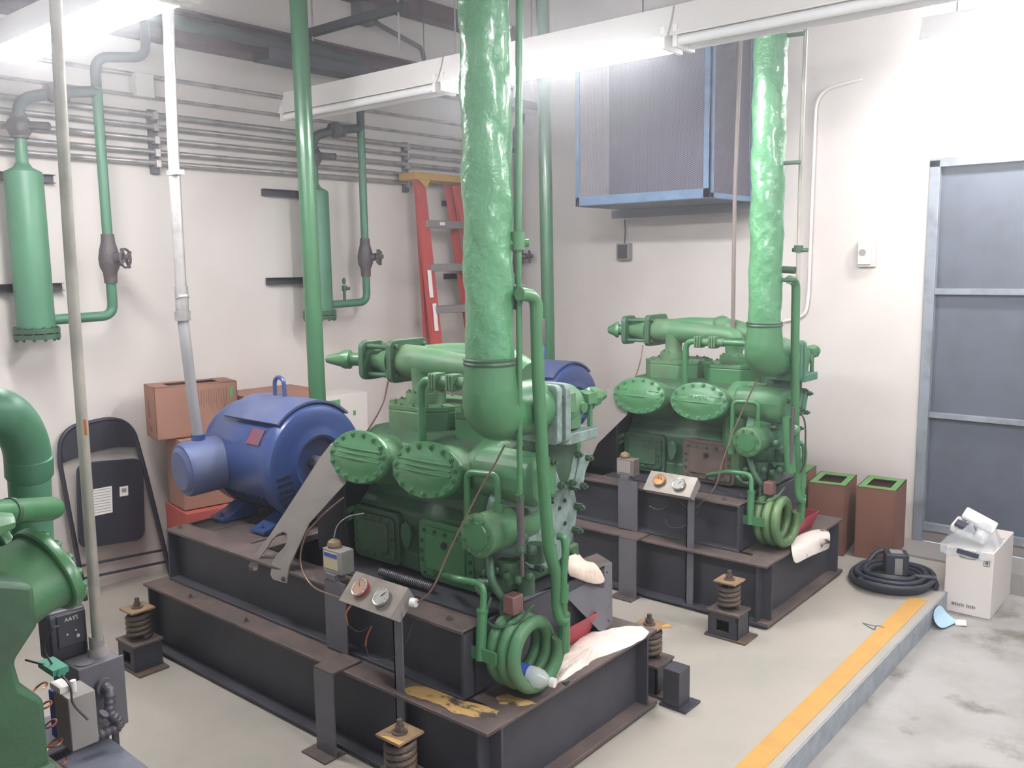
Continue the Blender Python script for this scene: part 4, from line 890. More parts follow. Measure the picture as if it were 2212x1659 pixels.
q = st+dS*.15; b = BM(); lathe(b, q, dS, [(0, .0285), (0, .031), (.012, .031), (.012, .0285)], 24); obj('seam_ring', b, green_dark, pp)
pp['_dummy'] = 0
# flat blue grey plate at the bottom left
b = BM(); prism(b, [(-2.75, .60, .30), (-1.9, .60, .30), (-2.05, 1.07, .30), (-2.72, 1.09, .30)], (0, 0, .008)); tag(obj('steel_deck', b, blueprint), 'flat blue grey steel plate at the bottom left corner beside the control box', 'plate')
for xx, yy in ((-2.7, 1.0), (-2.1, 1.0)):
    pass

# ================================================================== LEFT WALL
WX = XL
def z_(p): return p
for ii, (zz, r) in enumerate(((2.20, .013), (2.255, .013), (2.32, .015), (2.385, .013), (2.445, .015))):
    b = BM(); cyl(b, (WX+.045, -2.3, zz-.01), (WX+.045, YR-.02, zz+.015), r, seg=12)
    tag(obj('wall_conduit', b, galv), ('lowest', 'second lowest', 'middle', 'second highest', 'highest')[ii]+' of the five clamped metal conduits along the left wall', 'conduit', 'conduits along the left wall')
for ii, (zz, r) in enumerate(((2.535, .009), (2.64, .011))):
    b = BM(); cyl(b, (WX+.03, -2.3, zz-.01), (WX+.03, YR-.02, zz+.015), r, seg=10)
    tag(obj('wall_conduit', b, galv), ('lower', 'upper')[ii]+' of two thin conduits above the clamped bundle on the left wall', 'conduit', 'thin upper conduits')
for yy in (2.47, 4.28):
    t = thing('strut_channel', (WX, yy, 2.15), 'dark vertical strut channel clamping the conduits, %s' % ('left of the plain green pipe' if yy < 3 else 'above the red ladder'), 'bracket', 'strut channels')
    b = BM(); box(b, WX+.002, WX+.028, yy-.022, yy+.022, 2.15, 2.48); obj('channel', b, steel_grey, t, .002)
    b = BM()
    for zz in (2.20, 2.255, 2.32, 2.385, 2.445): box(b, WX+.028, WX+.066, yy-.014, yy+.014, zz-.020, zz+.022)
    split_obj('conduit_clamp', b, galv, t, bevel=.003)
b = BM(); bxp = (-4.500, 2.419, 2.591); box(b, WX+.002, WX+.07, bxp[1]-.05, bxp[1]+.05, bxp[2]-.06, bxp[2]+.06); tag(obj('junction_box', b, stat_m, None, .004), 'pale square junction box high on the left wall between the two conduits', 'junction box', 'junction boxes')
b = BM(); bxp = (-4.500, 3.934, 3.248); box(b, WX+.002, WX+.10, bxp[1]-.07, bxp[1]+.07, bxp[2]-.07, bxp[2]+.06); tag(obj('junction_box', b, steel_grey, None, .004), 'dark junction box near the top of the wall with a slanting conduit', 'junction box', 'junction boxes')
pipe_thing('sloping_conduit', [(-4.450, 3.957, 3.195), (-4.450, 4.054, 3.171), (-4.400, 4.342, 3.083), (-4.400, 4.356, 3.011)], .016, steel_grey, 'dark conduit slanting down from the high junction box to the beam', 'conduit', .04, 12)
# separators with pipe loops
def separator(yc, idx, lab, loop=True):
    xC = WX+.17; t = thing('oil_separator', (xC, yc, 1.35), lab, 'oil separator', 'green wall separators')
    b = BM(); lathe(b, (xC, yc, 1.385), (0, 0, 1), [(0, .075), (.0, .082), (.70, .082), (.715, .078), (.735, .04), (.76, .026), (.86, .026)], 32); obj('vessel', b, green_sep, t)
    b = BM()
    for z0 in (1.335, 1.362): cyl(b, (xC, yc, z0), (xC, yc, z0+.022), .100, seg=32)
    for k in range(12): a = 2*PI*k/12; cyl(b, (xC+.09*math.cos(a), yc+.09*math.sin(a), 1.325), (xC+.09*math.cos(a), yc+.09*math.sin(a), 1.392), .007, seg=8)
    obj('bottom_flange', b, green_dark, t)
    for zz in (1.57, 2.09):
        b = BM(); box(b, WX+.005, WX+.012, yc-.26, yc+.20, zz-.02, zz+.02); box(b, WX+.005, WX+.04, yc-.26, yc+.20, zz+.017, zz+.02); box(b, WX+.005, WX+.04, yc-.26, yc+.20, zz-.02, zz-.017)
        box(b, WX+.03, xC+.0, yc-.012, yc+.012, zz-.015, zz+.015); obj('wall_strut', b, steel_dark, t)
    if loop:
        yl = yc+.36; b = BM(); tube(b, [(xC+.02, yc+.07, 1.42), (xC+.02, yl, 1.425), (xC+.02, yl, 1.60)], .024, .06, 16); obj('lower_loop', b, green_sep, t)
        b = BM(); lathe(b, (xC+.02, yl, 1.585), (0, 0, 1), [(0, .03), (.05, .033), (.08, .046), (.12, .05), (.16, .044), (.20, .033), (.24, .03)], 20)
        cyl(b, (xC+.02, yl, 1.70), (xC+.09, yl+.03, 1.71), .032, .022, seg=14); cyl(b, (xC+.09, yl+.03, 1.71), (xC+.13, yl+.05, 1.71), .014, seg=10); vv = obj('globe_valve', b, iron, t)
        b = BM(); c = V((xC+.105, yl+.04, 1.705)); n = V((.8, .5, 0)).normalized(); u, v__, _ = axes(n)
        for k in range(4):
            a = PI/2*k+.6; sweep(b, [c+n*.0, c+u*(.055*math.cos(a))+v__*(.055*math.sin(a))], .008, 8)
        sweep(b, [c+u*(.045*math.cos(2*PI*k/20))+v__*(.045*math.sin(2*PI*k/20)) for k in range(20)], .006, 6, closed=True); obj('hand_wheel', b, iron, vv)
        b = BM(); tube(b, [(xC+.02, yl, 1.82), (xC+.02, yl, 2.52)], .024, .05, 16); obj('upper_pipe', b, green_sep, t)
        b = BM()
        tube(b, [(xC+.02, yl, 2.50), (xC+.02, yl+.0, 2.66), (xC+.03, min(yl+.26, YR-.06), 2.70), (xC+.03, min(yl+.26, YR-.06), 2.87)], .024, .07, 16); obj('upper_loop', b, pipe_grey, t)
        b = BM(); tube(b, [(xC+.02, yl, 2.50), (xC+.02, yc+.16, 2.47), (xC, yc, 2.42), (xC, yc, 2.22)], .026, .07, 16); obj('top_pipe', b, pipe_grey, t)
        b = BM(); sph(b, (xC+.02, yc+.16, 2.47), .05, 14); cyl(b, (xC+.02, yc+.12, 2.47), (xC+.02, yc+.22, 2.47), .036, seg=16); sph(b, (xC, yc, 2.30), .055, 14); cyl(b, (xC, yc, 2.25), (xC, yc, 2.36), .036, seg=16); cyl(b, (xC, yc, 2.31), (xC+.10, yc+.09, 2.30), .02, seg=10); split_obj('check_valve', b, iron, t, near=.15)
    return t
separator(1.745, 0, 'green oil separator on the left wall at the left edge of the picture')
s2 = separator(3.39, 1, 'green oil separator half hidden by the plain green pipe on the left wall')
separator(4.90, 2, 'green oil separator on the left wall hidden behind the thick suction pipe')
b = BM(); xC = WX+.17; tube(b, [(xC+.02, 3.57, 1.44), (xC+.02, 3.57, 1.52)], .009, .01); cyl(b, (xC+.02, 3.57, 1.50), (xC+.02, 3.57, 1.535), .015, seg=8); cyl(b, (xC+.02, 3.57, 1.515), (xC+.05, 3.59, 1.515), .010, seg=8); sph(b, (xC+.02, 3.57, 1.56), .012, 10, (1, 1, 1.8)); obj('bleed_valve', b, green_dark, s2)
# roof beam, purlin, hangers
t = thing('roof_beam', (-4.48, 1.5, 2.85), 'dark maroon steel beam running along the left wall above the conduits', 'beam')
b = BM(); box(b, -4.485, -4.475, -2.3, YR-.01, 2.84, 2.98); obj('web', b, maroon, t)
b = BM(); box(b, -4.54, -4.42, -2.3, YR-.01, 2.98, 2.995); box(b, -4.54, -4.42, -2.3, YR-.01, 2.825, 2.84); split_obj('beam_flange', b, maroon, t)
ct = thing('cable_tray', (-4.15, 4.2, 2.70), 'dark shallow cable tray hanging below the roof beam beyond the plain green pipe', 'cable tray')
b = BM(); box(b, -4.22, -4.08, 2.9, YR-.05, 2.74, 2.745); box(b, -4.22, -4.215, 2.9, YR-.05, 2.745, 2.80); box(b, -4.085, -4.08, 2.9, YR-.05, 2.745, 2.80); obj('tray_channel', b, steel_dark, ct)
for yy_ in (3.15, 4.4, 5.2):
    b = BM(); cyl(b, (-4.15, yy_, 2.745), (-4.15, yy_, ZC-.005), .005, seg=8); obj('threaded_rod', b, galv, ct)
b = BM(); box(b, -4.54, -4.44, 3.0, YR-.01, 3.30, 3.42); tag(obj('purlin', b, maroon, None, .003), 'dark red roof purlin at the top of the picture between the green pipes', 'beam')
for (yy, zz) in ((3.35, 3.03),):
    t = thing('pipe_hanger', (-4.2, yy, zz), 'dark strut hanger bar on threaded rods beside the plain green pipe', 'hanger')
    b = BM(); box(b, -4.45, -3.6, 3.42, 3.46, 3.0, 3.045); obj('strut_bar', b, steel_dark, t)
    for xx in (-4.4, -3.66):
        b = BM(); cyl(b, (xx, 3.44, 2.80), (xx, 3.44, ZC-.02), .006, seg=8); obj('threaded_rod', b, galv, t)
b = BM(); tube(b, [(-4.35, 0.8, 2.90), (-4.35, 3.75, 2.90), (-4.35, 3.75, 2.62)], .035, .09, 18); cyl(b, (-4.35, 3.30, 2.90), (-4.35, 3.50, 2.90), .055, seg=18)
tag(obj('overhead_pipe', b, pipe_grey, ang=50), 'dark overhead pipe turning down beside the plain green pipe near the roof', 'pipe')

# ---- folding chair against the wall
fc = thing('folding_chair', (-4.42, 2.07, 0), 'black folding chair folded flat and leaning on the left wall', 'chair')
def cpt(y, z): return (WX+.02+.11*(1-z/.90), y, z)
b = BM(); pts = [cpt(1.885, .0), cpt(1.865, .4), cpt(1.85, .72), cpt(1.87, .82), cpt(1.93, .872), cpt(2.12, .885), cpt(2.20, .86), cpt(2.245, .80), cpt(2.275, .6), cpt(2.345, .0)]
tube(b, pts, .012, .07, 12); obj('tube_frame', b, chair_m, fc)
b = BM(); prism(b, [cpt(1.865, .70), cpt(1.86, .78), cpt(1.89, .84), cpt(1.95, .87), cpt(2.12, .88), cpt(2.20, .85), cpt(2.24, .79), cpt(2.255, .715), cpt(2.15, .735), cpt(2.05, .735), cpt(1.95, .72)], (.008, 0, 0)); obj('backrest', b, chair_m, fc, .003)
b = BM(); c = V((WX+.095, 2.065, .465)); uu = V((0, 1, -.10)).normalized(); vv = V((-.11, .10, 1)).normalized()
prism(b, [c+uu*a_+vv*b_ for a_, b_ in rrect(.345, .43, .05, 6)], (.016, 0, 0)); obj('seat', b, chair_m, fc, .004)
b = BM(); prism(b, [c+V((.017, 0, 0))+uu*a_+vv*b_ for a_, b_ in ((-.115, -.06), (.0, -.05), (.0, .085), (-.115, .075))], (.001, 0, 0)); obj('paper_label', b, white_m, fc)
b = BM()
for k in range(9): prism(b, [c+V((.0182, 0, 0))+uu*a_+vv*b_ for a_, b_ in ((-.105, -.045+k*.014), (-.008, -.04+k*.014), (-.008, -.037+k*.014), (-.105, -.042+k*.014))], (.0004, 0, 0))
obj('label_text', b, ink, fc)
b = BM(); prism(b, [c+V((.017, 0, 0))+uu*a_+vv*b_ for a_, b_ in ((.04, .025), (.085, .028), (.085, .078), (.04, .075))], (.001, 0, 0)); tg = obj('barcode_label', b, white_m, fc)
b = BM()
for k in range(5): prism(b, [c+V((.0182, 0, 0))+uu*a_+vv*b_ for a_, b_ in ((.052+k*.005, .045), (.055+k*.005, .045), (.055+k*.005, .066), (.052+k*.005, .066))], (.0004, 0, 0))
obj('barcode', b, black_ink, tg)
for zz in (.165, .10):
    b = BM(); cyl(b, cpt(1.89, zz+.01), cpt(2.325, zz-.02), .007, seg=8); obj('cross_bar', b, chair_m, fc)

# ---- cartons by the left wall
def carton(c, yaw, sx, sy, sz, m, label, group=None, open_top=False, tilt=0, cat='box'):
    c = V(c); u = V((math.cos(yaw), math.sin(yaw), 0)); v_ = V((-u.y, u.x, 0)); w_ = V((0, 0, 1))
    t = thing('cardboard_box', c, label, cat, group)
    if open_top:
        b = BM()
        for s in (-1, 1): obox(b, c+u*(s*(sx/2-.002))+w_*(sz/2), u, v_, w_, .002, sy/2, sz/2); obox(b, c+v_*(s*(sy/2-.002))+w_*(sz/2), u, v_, w_, sx/2, .002, sz/2)
        obox(b, c+w_*.002, u, v_, w_, sx/2, sy/2, .002); obj('carton', b, m, t)
        b = BM(); k = .62
        for s in (-1, 1):
            obox(b, c+u*(s*sx*(.5+k/2)/2)+w_*(sz-.002), u, v_, w_, sx*(1-k)/4, sy/2, .002); obox(b, c+v_*(s*sy*(.5+k/2)/2)+w_*(sz-.0025), u, v_, w_, sx/2, sy*(1-k)/4, .002)
        split_obj('top_flap', b, green_leaf if open_top == 2 else m, t)
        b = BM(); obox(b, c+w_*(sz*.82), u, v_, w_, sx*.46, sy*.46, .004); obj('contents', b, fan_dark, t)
    else:
        b = BM(); obox(b, c+w_*(sz/2), u, v_, w_, sx/2, sy/2, sz/2); obj('carton', b, m, t, .003)
    return t, c, u, v_
t, c, u, v_ = carton((-4.26, 2.44, .79), math.radians(-14), .20, .42, .27, card, 'brown carton with open top, uppermost of the stack beside the left wall', 'brown cartons by the left wall', 1)
b = BM()
for k in range(14):
    p = c+u*.1005+v_*(-.02+k*.013)+V((0, 0, .24)); hh = .07+.05*((k*7) % 5)/5; prism(b, [p, p+v_*.004, p+v_*.004-V((0, 0, hh)), p-V((0, 0, hh))], u*.0005)
p = c-v_*.2105-u*.04
for (a_, z0, z1, w2) in ((0, .10, .19, .03), (-.005, .04, .08, .008)): q = p+u*a_; prism(b, [q+V((0, 0, z0)), q+u*w2+V((0, 0, z0)), q+u*w2+V((0, 0, z1)), q+V((0, 0, z1))], -v_*.0005)
split_obj('printed_text', b, card_ink, t, near=.09)
b = BM(); q = c-v_*.2105+V((0, 0, .045)); cyl(b, q+u*.0, q+u*.0-v_*.0006, .018, seg=20); obj('round_print', b, card_ink, t)
b = BM(); p = c+u*.1005+v_*.17+V((0, 0, .24)); prism(b, [p, p+v_*.016, p+v_*.016-V((0, 0, .05)), p-V((0, 0, .05))], u*.0006); obj('green_print', b, green_ink, t)
t, c, u, v_ = carton((-4.22, 2.46, .42), math.radians(-10), .22, .30, .365, card, 'tall brown carton under the open one, behind the blue terminal box', 'brown cartons by the left wall')
b = BM(); p = c+u*.1105+V((0, 0, .10)); 
for (a0, a1, z0, z1) in ((-.13, .02, .0, .003), (-.13, .02, .028, .03), (-.13, .02, .06, .063), (-.13, -.128, 0, .063), (.018, .02, 0, .063)): prism(b, [p+v_*a0+V((0, 0, z0)), p+v_*a1+V((0, 0, z0)), p+v_*a1+V((0, 0, z1)), p+v_*a0+V((0, 0, z1))], u*.0006)
obj('printed_frame', b, black_ink, t)
t, c, u, v_ = carton((-4.21, 2.50, .0), math.radians(-10), .32, .40, .415, mat('red brown carton', srgb(176, 84, 76), .7), 'red brown carton at the bottom of the stack beside the left wall', 'brown cartons by the left wall')
t, c, u, v_ = carton((-4.30, 2.95, .0), math.radians(-6), .30, .44, .955, card, 'wide brown carton stack top showing behind the lifting eye of the blue motor', 'brown cartons by the left wall')
t, c, u, v_ = carton((-4.30, 3.42, .0), math.radians(-4), .24, .30, .885, white_box, 'white carton with a green panel between the blue motor and the green compressor')
b = BM(); p = c+u*.1205+v_*(-.14)+V((0, 0, .86)); prism(b, [p, p+v_*.09, p+v_*.09-V((0, 0, .12)), p-V((0, 0, .12))], u*.0006); p = c+u*.1205+v_*.04+V((0, 0, .78)); prism(b, [p, p+v_*.02, p+v_*.02-V((0, 0, .03)), p-V((0, 0, .03))], u*.0006); split_obj('green_print', b, green_ink, t)

# ---- ladder
ld = thing('step_ladder', (-4.1, 4.35, 0), 'red fibreglass step ladder with yellow top leaning on the left wall', 'ladder')
def lp(y, z): return V((WX+.20+.40*(1-z/2.25), y, z))
def rail(ya, yb, m, za=0.0, zb=2.2, wd=.055, dx=0, nm='rail'):
    b = BM(); a, c = lp(ya, za), lp(yb, zb); a.x -= dx; c.x -= dx*.2; d = (c-a).normalized(); s = V((0, 1, 0)); s = (s-d*s.dot(d)).normalized(); n = d.cross(s)
    obox(b, (a+c)/2, d, s, n, (c-a).length/2, wd/2, .003); obox(b, (a+c)/2+s*(wd/2)+n*.012, d, s, n, (c-a).length/2, .003, .014); obox(b, (a+c)/2-s*(wd/2)+n*.012, d, s, n, (c-a).length/2, .003, .014)
    return obj(nm, b, m, ld)
rail(4.10, 4.235, red_ladder, wd=.078); rail(4.78, 4.60, red_ladder, wd=.078)
rail(4.16, 4.27, red_ladder, dx=.22, wd=.05, nm='rear_rail'); rail(4.72, 4.56, red_ladder, dx=.22, wd=.05, nm='rear_rail')
for k, zz in enumerate((1.93, 1.64, 1.36, 1.08, .80, .52, .24)):
    a, c = lp(4.235-.06*(2.2-zz), zz), lp(4.60+.08*(2.2-zz), zz); b = BM(); box(b, a.x-.06, a.x+.02, a.y, c.y, zz-.03, zz+.02); st_ = obj('step', b, mat('grey aluminium tread', srgb(140, 132, 132), .45, .3) if k == 0 else MATS['grey aluminium tread'], ld, .003)
    if k == 0: b = BM(); box(b, a.x+.021, a.x+.022, a.y+.12, a.y+.17, zz-.012, zz+.008); obj('step_label', b, white_m, st_)
b = BM(); box(b, WX+.08, WX+.24, 4.16, 4.68, 2.215, 2.262); prism(b, [(WX+.235, 4.19, 2.215), (WX+.235, 4.30, 2.215), (WX+.235, 4.26, 2.16)], (.006, 0, 0)); obj('ladder_top', b, yellow_lad, ld, .006)
b = BM()
for za, zb_ in ((1.44, 1.62), (1.22, 1.40)):
    a, c = lp(4.165, za), lp(4.18, zb_); s = V((0, .017, 0)); prism(b, [a-s+V((.012, 0, 0)), a+s+V((.012, 0, 0)), c+s+V((.012, 0, 0)), c-s+V((.012, 0, 0))], (.002, 0, 0))
split_obj('white_sticker', b, white_m, ld)

# ================================================================== RIGHT WALL
# fan cage
fb = thing('fan_cage', (-2.9, 4.9, 2.0), 'light blue framed wire mesh fan cage high on the right wall', 'fan cage')
fx0, fx1, fy0, fy1, fz0, fz1 = -3.37, -2.43, 4.65, 5.22, 2.01, 3.05
b = BM(); box(b, fx0, fx1, fy0, fy0+.012, fz0, fz0+.055); box(b, fx0, fx1, fy0, fy0+.012, fz1-.05, fz1); box(b, fx1-.045, fx1, fy0, fy0+.012, fz0, fz1); box(b, fx0, fx0+.03, fy0, fy0+.012, fz0, fz1); obj('front_frame', b, mesh_frame, fb, .002)
b = BM(); box(b, fx1-.012, fx1, fy0, fy0+.045, fz0, fz1); box(b, fx1-.012, fx1, fy1-.05, fy1, fz0, fz1); box(b, fx1-.012, fx1, fy0, fy1, fz0, fz0+.03); box(b, fx1-.012, fx1, fy0, fy1, fz1-.04, fz1); obj('side_frame', b, mesh_frame, fb, .002)
b = BM(); box(b, fx0, fx1, fy0, fy1, fz0-.004, fz0); box(b, fx0, fx1, fy0, fy1, fz1, fz1+.004); split_obj('casing_panel', b, fan_dark, fb)
b = BM(); box(b, fx0+.02, fx1-.03, fy1-.22, fy1-.02, fz0+.002, fz1-.02); obj('fan_housing', b, fan_dark, fb)
def full_exp(name, o_, u, v_, W_, H_, s, parent):
    b = BM(); o_ = V(o_); u, v_ = V(u), V(v_); n = u.cross(v_); r = .0016
    K = int((W_+2*H_)/s)+1
    for k in range(-K, K):
        for sg in (1, -1):
            xA = k*s; xB = xA+sg*2*H_
            lo_, hi_ = min(xA, xB), max(xA, xB); c0_, c1_ = max(lo_, 0), min(hi_, W_)
            if c1_-c0_ < .002: continue
            f = lambda x: (x-xA)*sg/2
            a, c = o_+u*c0_+v_*f(c0_), o_+u*c1_+v_*f(c1_); d = (c-a).normalized(); sd = d.cross(n)*r
            b.faces.new([b.verts.new(p) for p in (a-sd, a+sd, c+sd, c-sd)])
    return obj(name, b, MATS.get('expanded metal wire') or mat('expanded metal wire', srgb(134, 126, 142), .5), parent, smooth=False)
full_exp('front_mesh', (fx0+.03, fy0+.006, fz0+.055), (1, 0, 0), (0, 0, 1), fx1-fx0-.075, fz1-fz0-.105, .022, fb)
full_exp('side_mesh', (fx1-.006, fy0+.045, fz0+.03), (0, 1, 0), (0, 0, 1), fy1-fy0-.095, fz1-fz0-.07, .022, fb)
b = BM(); box(b, -3.45, -2.38, YR-.20, YR-.0, 1.965, 2.0); box(b, -3.45, -2.38, YR-.20, YR-.19, 1.95, 2.005); tag(obj('support_angle', b, mat('grey blue angle iron', srgb(128, 124, 138), .5), None, .002), 'grey angle iron ledge on the right wall under the fan cage', 'bracket')
for xx_, lb_ in ((-3.40, 'dark bracket joining the left back of the fan cage to the right wall'), (-2.5, 'dark bracket joining the right back of the fan cage to the right wall')):
    b = BM(); box(b, xx_, xx_+.04, YR-.165, YR, 2.0, 2.25); tag(obj('mounting_bracket', b, fan_dark), lb_, 'bracket')
# wall devices
t = thing('wall_switch', (-3.46, YR-.03, 1.67), 'small dark square switch box on the right wall below the fan cage', 'switch')
b = BM(); box(b, -3.51, -3.405, YR-.05, YR, 1.668, 1.785); obj('back_box', b, grey_case, t, .003)
b = BM(); box(b, -3.495, -3.42, YR-.056, YR-.05, 1.68, 1.775); cyl(b, (-3.457, YR-.056, 1.728), (-3.457, YR-.062, 1.728), .014, seg=16); obj('dial_plate', b, steel_dark, t)
b = BM(); curve_tube(b, [(-3.46, YR-.02, 1.785), (-3.455, YR-.02, 1.87), (-3.46, YR-.02, 1.95)], .004, 6); obj('cord', b, wire_m, t)
t = thing('thermostat', (-1.775, YR-.02, 1.6), 'beige thermostat with a round grey sensor on the right wall beside the door', 'thermostat')
b = BM(); box(b, -1.835, -1.735, YR-.03, YR, 1.605, 1.755); obj('back_plate', b, stat_m, t, .003)
b = BM(); box(b, -1.828, -1.755, YR-.045, YR-.03, 1.62, 1.735); obj('cover', b, mat('pale case', srgb(222, 214, 206), .5), t, .003)
b = BM(); cyl(b, (-1.80, YR-.045, 1.69), (-1.80, YR-.049, 1.69), .020, seg=24); obj('sensor', b, mat('dark grey sensor', srgb(150, 144, 140), .6), t)
pipe_thing('wall_tube', [(-1.85, YR-.02, 2.68), (-2.115, YR-.02, 2.65), (-2.125, YR-.02, 1.42), (-2.14, YR-.02, 1.31), (-2.28, YR-.02, 1.27)], .010, mat('white painted tube', srgb(236, 226, 220), .5), 'thin white painted tube bending down the right wall beside the farther suction pipe', 'tube', .12, 10)
pipe_thing('conduit_drop', [(-2.083, 4.300, 3.027), (-2.104, 4.300, 2.199), (-2.107, 4.300, 1.943), (-2.103, 4.300, 1.294)], .0105, mat('brown rod', srgb(122, 108, 102), .5), 'thin brown vertical rod hanging in front of the fan cage', 'conduit', .05, 10)
# cartons by the door
for (x, y, yaw, lab) in ((-1.80, 4.99, 8, 'brown open carton with green liner partly behind the farther skid'), (-1.545, 5.05, 6, 'brown open carton with green liner standing next to the door')):
    t, c, u, v_ = carton((x, y, 0), math.radians(yaw), .205, .30, .405, card2, lab, 'open cartons by the right wall', 2)
t, c, u, v_ = carton((-2.08, 5.06, 0), math.radians(6), .22, .30, .41, card2, 'brown open carton with green liner behind the yellow green coil', 'open cartons by the right wall', 2)

# hose coil and black box
hc = thing('hose_coil', (-1.36, 4.60, 0), 'coiled dark rubber hose lying on the platform beside the yellow line', 'hose')
b = BM(); pts = []; hc0 = (-1.335, 4.61)
for i in range(7*30+1):
    a = 2*PI*i/30; t = i/(7*30); r = .205-.09*((t*3) % 1)-.012*math.sin(5*a*.2); z = .012+.055*(t)
    pts.append((hc0[0]+r*math.cos(a)*1.0, hc0[1]+r*1.12*math.sin(a), z+.004*math.sin(3*a)))
sweep(b, pts, .0125, 10); obj('hose', b, hose_m, hc)
b = BM(); curve_tube(b, [(-1.49, 4.68, .05), (-1.46, 4.74, .10), (-1.40, 4.78, .11), (-1.33, 4.80, .10)], .014, 10); obj('hose_end', b, hose_m, hc)
t = thing('sump_pump', (-1.33, 4.62, .03), 'black box with a grey label sitting on the coiled hose', 'pump')
b = BM(); obox(b, (-1.33, 4.62, .105), (1, .5, 0), (-.5, 1, 0), (0, 0, 1), .055, .05, .055); obj('case', b, hose_m, t, .006)
b = BM(); u = V((1, .5, 0)).normalized(); v_ = V((-.5, 1, 0)).normalized(); c = V((-1.33, 4.62, .105))-v_*.0505+u*.01; prism(b, [c+u*a_+V((0, 0, b_)) for a_, b_ in ((-.022, -.05), (.015, -.05), (.015, .035), (-.022, .035))], -v_*.001); obj('label_plate', b, guard_grey, t)
b = BM(); obox(b, (-1.33, 4.62, .1615), (1, .5, 0), (-.5, 1, 0), (0, 0, 1), .03, .03, .001); obj('top_label', b, guard_grey, t)
# white box with bag
wb = thing('white_carton', (-.99, 4.86, -.1), 'tall white carton standing on the lower floor in front of the door', 'box')
b = BM(); box(b, -1.10, -.886, 4.64, 5.09, -.1, .235); obj('carton', b, white_box, wb, .004)
b = BM(); plate(b, (-1.0, 4.6395, .195), (1, 0, 0), (0, 0, 1), .075, .02, .001, .009); obj('hand_hole', b, guard_grey, wb)
b = BM()
for (x0_, x1_, z0_, z1_) in ((-.928, -.926, .165, .20), (-.904, -.902, .165, .20), (-.928, -.902, .165, .167), (-.920, -.916, .172, .198), (-.913, -.909, .172, .198)): box(b, x0_, x1_, 4.6385, 4.64, z0_, z1_)
obj('arrow_print', b, black_ink, wb)
b = BM()
for k in range(11):
    if k in (5,): continue
    x_ = -1.045+k*.0085; box(b, x_, x_+.0055, 4.639, 4.64, -.062, -.048 if k % 3 else -.045)
cyl(b, (-1.055, 4.6395, -.054), (-1.055, 4.639, -.054), .008, seg=14); obj('printed_name', b, ink, wb)
bg_ = thing('plastic_bag', (-1.0, 4.80, .235), 'clear plastic bag of small white packages on top of the white carton', 'bag')
b = BM(); rr = random.Random(9); gx, gy = 9, 9; G = []
for i in range(gx):
    row = []
    for j in range(gy):
        x = -1.125+.23*i/(gx-1)+rr.uniform(-.008, .008); y = 4.625+.30*j/(gy-1)+rr.uniform(-.008, .008)
        hh = .13*max(0, math.sin(PI*i/(gx-1)))**.5*max(0, math.sin(PI*j/(gy-1)))**.5
        z = .238+hh*(.7+.4*rr.random())
        if j == 0: z = .19+.015*rr.random(); y = 4.632
        row.append(b.verts.new((x, y, z)))
    G.append(row)
for i in range(gx-1):
    for j in range(gy-1): b.faces.new((G[i][j], G[i+1][j], G[i+1][j+1], G[i][j+1]))
obj('bag_film', b, bag_m, bg_, ang=20)
b = BM(); obox(b, (-1.02, 4.76, .30), (1, 0, -.25), (0, 1, .1), (.25, 0, 1), .085, .07, .022); obj('package', b, white_m, bg_, .012)
b = BM(); obox(b, (-.99, 4.80, .345), (1, 0, -.42), (0, 1, .2), (.42, 0, 1), .08, .05, .012); obj('package', b, white_m, bg_, .008)
b = BM(); obox(b, (-1.03, 4.71, .328), (1, 0, -.3), (0, 1, .1), (.3, 0, 1), .05, .03, .008); obox(b, (-1.0, 4.635, .215), (1, 0, -.12), (0, 1, 0), (.12, 0, 1), .05, .004, .012); split_obj('dark_insert', b, fan_dark, bg_, bevel=.003)
rag('cleaning_cloth', [[(-1.078, 4.36, -.02), (-1.078, 4.44, -.005), (-1.075, 4.52, -.03)], [(-1.065, 4.35, -.07), (-1.06, 4.43, -.06), (-1.055, 4.52, -.07)], [(-1.03, 4.36, -.095), (-1.01, 4.45, -.092), (-.99, 4.52, -.094)]], wipe_m, 'crumpled pale blue cloth on the lower floor against the curb', .004, 'cloth')
b = BM(); obox(b, (-.985, 4.50, -.092), (1, .3, .1), (-.3, 1, 0), (-.1, 0, 1), .025, .03, .006); tag(obj('paper_scrap', b, white_m, None, .004), 'small white paper scrap next to the pale blue cloth', 'paper')

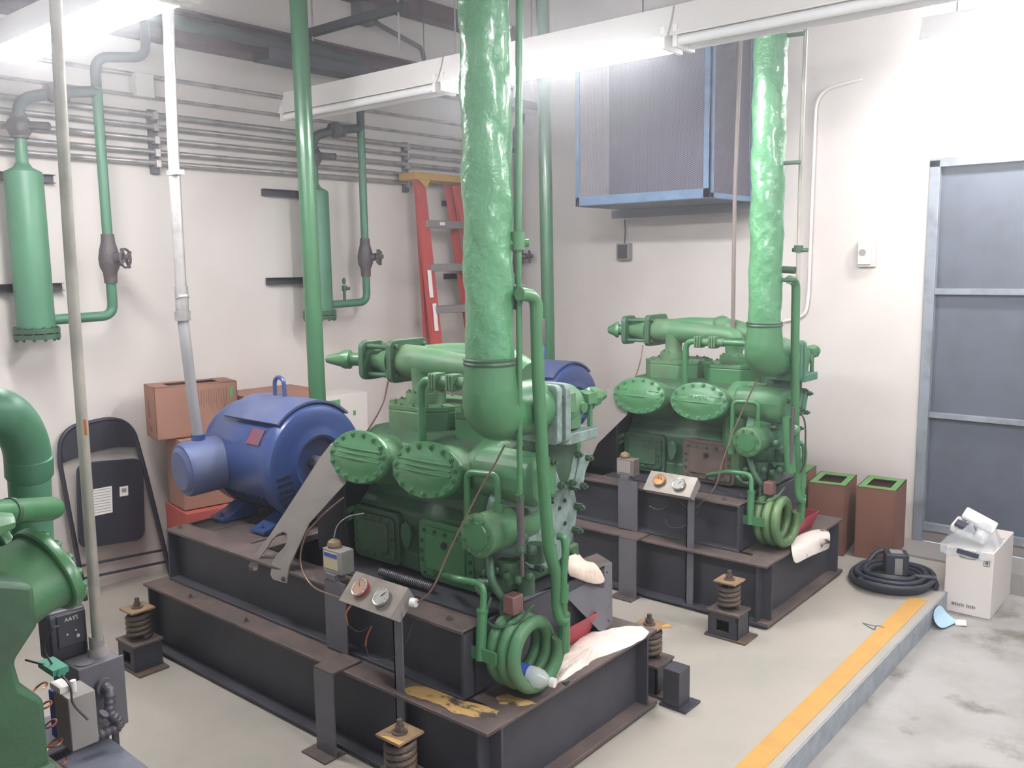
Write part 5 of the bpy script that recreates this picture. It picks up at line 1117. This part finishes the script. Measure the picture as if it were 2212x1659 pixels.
# ================================================================== LIGHT FIXTURES
def fixture(x0, x1, y, z, lit, label):
    t = thing('fluorescent_fixture', ((x0+x1)/2, y, z), label, 'light fixture', 'fluorescent strip lights')
    b = BM(); prism(b, [(x0, y-.03, z+.17), (x0, y-.045, z+.12), (x0, y-.075, z+.055), (x0, y-.073, z+.051), (x0, y-.035, z+.085), (x0, y+.035, z+.085), (x0, y+.073, z+.051), (x0, y+.075, z+.055), (x0, y+.045, z+.12), (x0, y+.03, z+.17)], (x1-x0, 0, 0)); obj('housing', b, fix_white, t)
    for s in (-1, 1):
        b = BM(); cyl(b, (x0+.03, y+s*.045, z+.035), (x1-.03, y+s*.045, z+.035), .019, seg=16); obj('lamp_tube', b, tube_on if lit else tube_off, t)
    b = BM()
    for xx in (x0+.012, x1-.03): box(b, xx, xx+.018, y-.07, y+.07, z+.01, z+.09)
    split_obj('lamp_holder', b, fix_white, t)
    b = BM()
    for xx in (x0+.15, x1-.15): cyl(b, (xx, y, z+.17), (xx, y, ZC-.005), .003, seg=6)
    split_obj('hanging_wire', b, wire_m, t)
    return t
FY, FZ = 3.10, 2.435
fixture(-4.20, -2.98, FY, FZ, False, 'unlit fluorescent strip light between the plain green pipe and the thick wrinkled pipe')
fixture(-2.97, -1.77, FY, FZ, True, 'lit glaring fluorescent strip light just right of the thick wrinkled pipe')
fixture(-1.76, -.56, FY, FZ, False, 'unlit fluorescent strip light crossing in front of the farther suction pipe')
fixture(-.55, .65, FY, FZ, True, 'lit fluorescent strip light at the top right corner')
fixture(-3.80, -2.58, 1.5, 2.44, True, 'lit glaring fluorescent strip light at the top left, above the blue motor')
fixture(-2.57, -1.35, 1.5, 2.44, False, 'unlit fluorescent strip light at the top left beside the lit one, mostly above the picture')
fixture(-1.38, -.18, 4.85, 2.66, True, 'lit fluorescent strip light added to whiten the right wall above the charcoal door')  # lamp added to wash out the wall around the door
fixture(-.80, .40, 1.5, 2.44, True, 'lit fluorescent strip light added out of view in the near aisle as front fill')  # unseen lamp added as fill for the fronts of covers and pipes

# ------------------------------------------------------------------ thin haze volume added to stand in for lens bloom
b = BM(); box(b, XL+.03, 4.2, -2.6, YR-.02, .34, ZC-.02)
hz = bpy.data.materials.new('thin haze'); hz.use_nodes = True; nt = hz.node_tree; nt.nodes.remove(nt.nodes['Principled BSDF'])
vs = nt.nodes.new('ShaderNodeVolumeScatter'); vs.inputs['Color'].default_value = (.95, .96, 1, 1); vs.inputs['Density'].default_value = GLARE; vs.inputs['Anisotropy'].default_value = .82
nt.links.new(vs.outputs[0], nt.nodes['Material Output'].inputs['Volume'])
hzo = tag(obj('glare', b, hz, smooth=False), 'thin bright haze volume added for lens bloom around the lit lamps', 'glare', kind='stuff')

# tidy: unused marker properties
for o in bpy.data.objects:
    for k in ('_org', '_swap', '_dummy'):
        if k in o: del o[k]
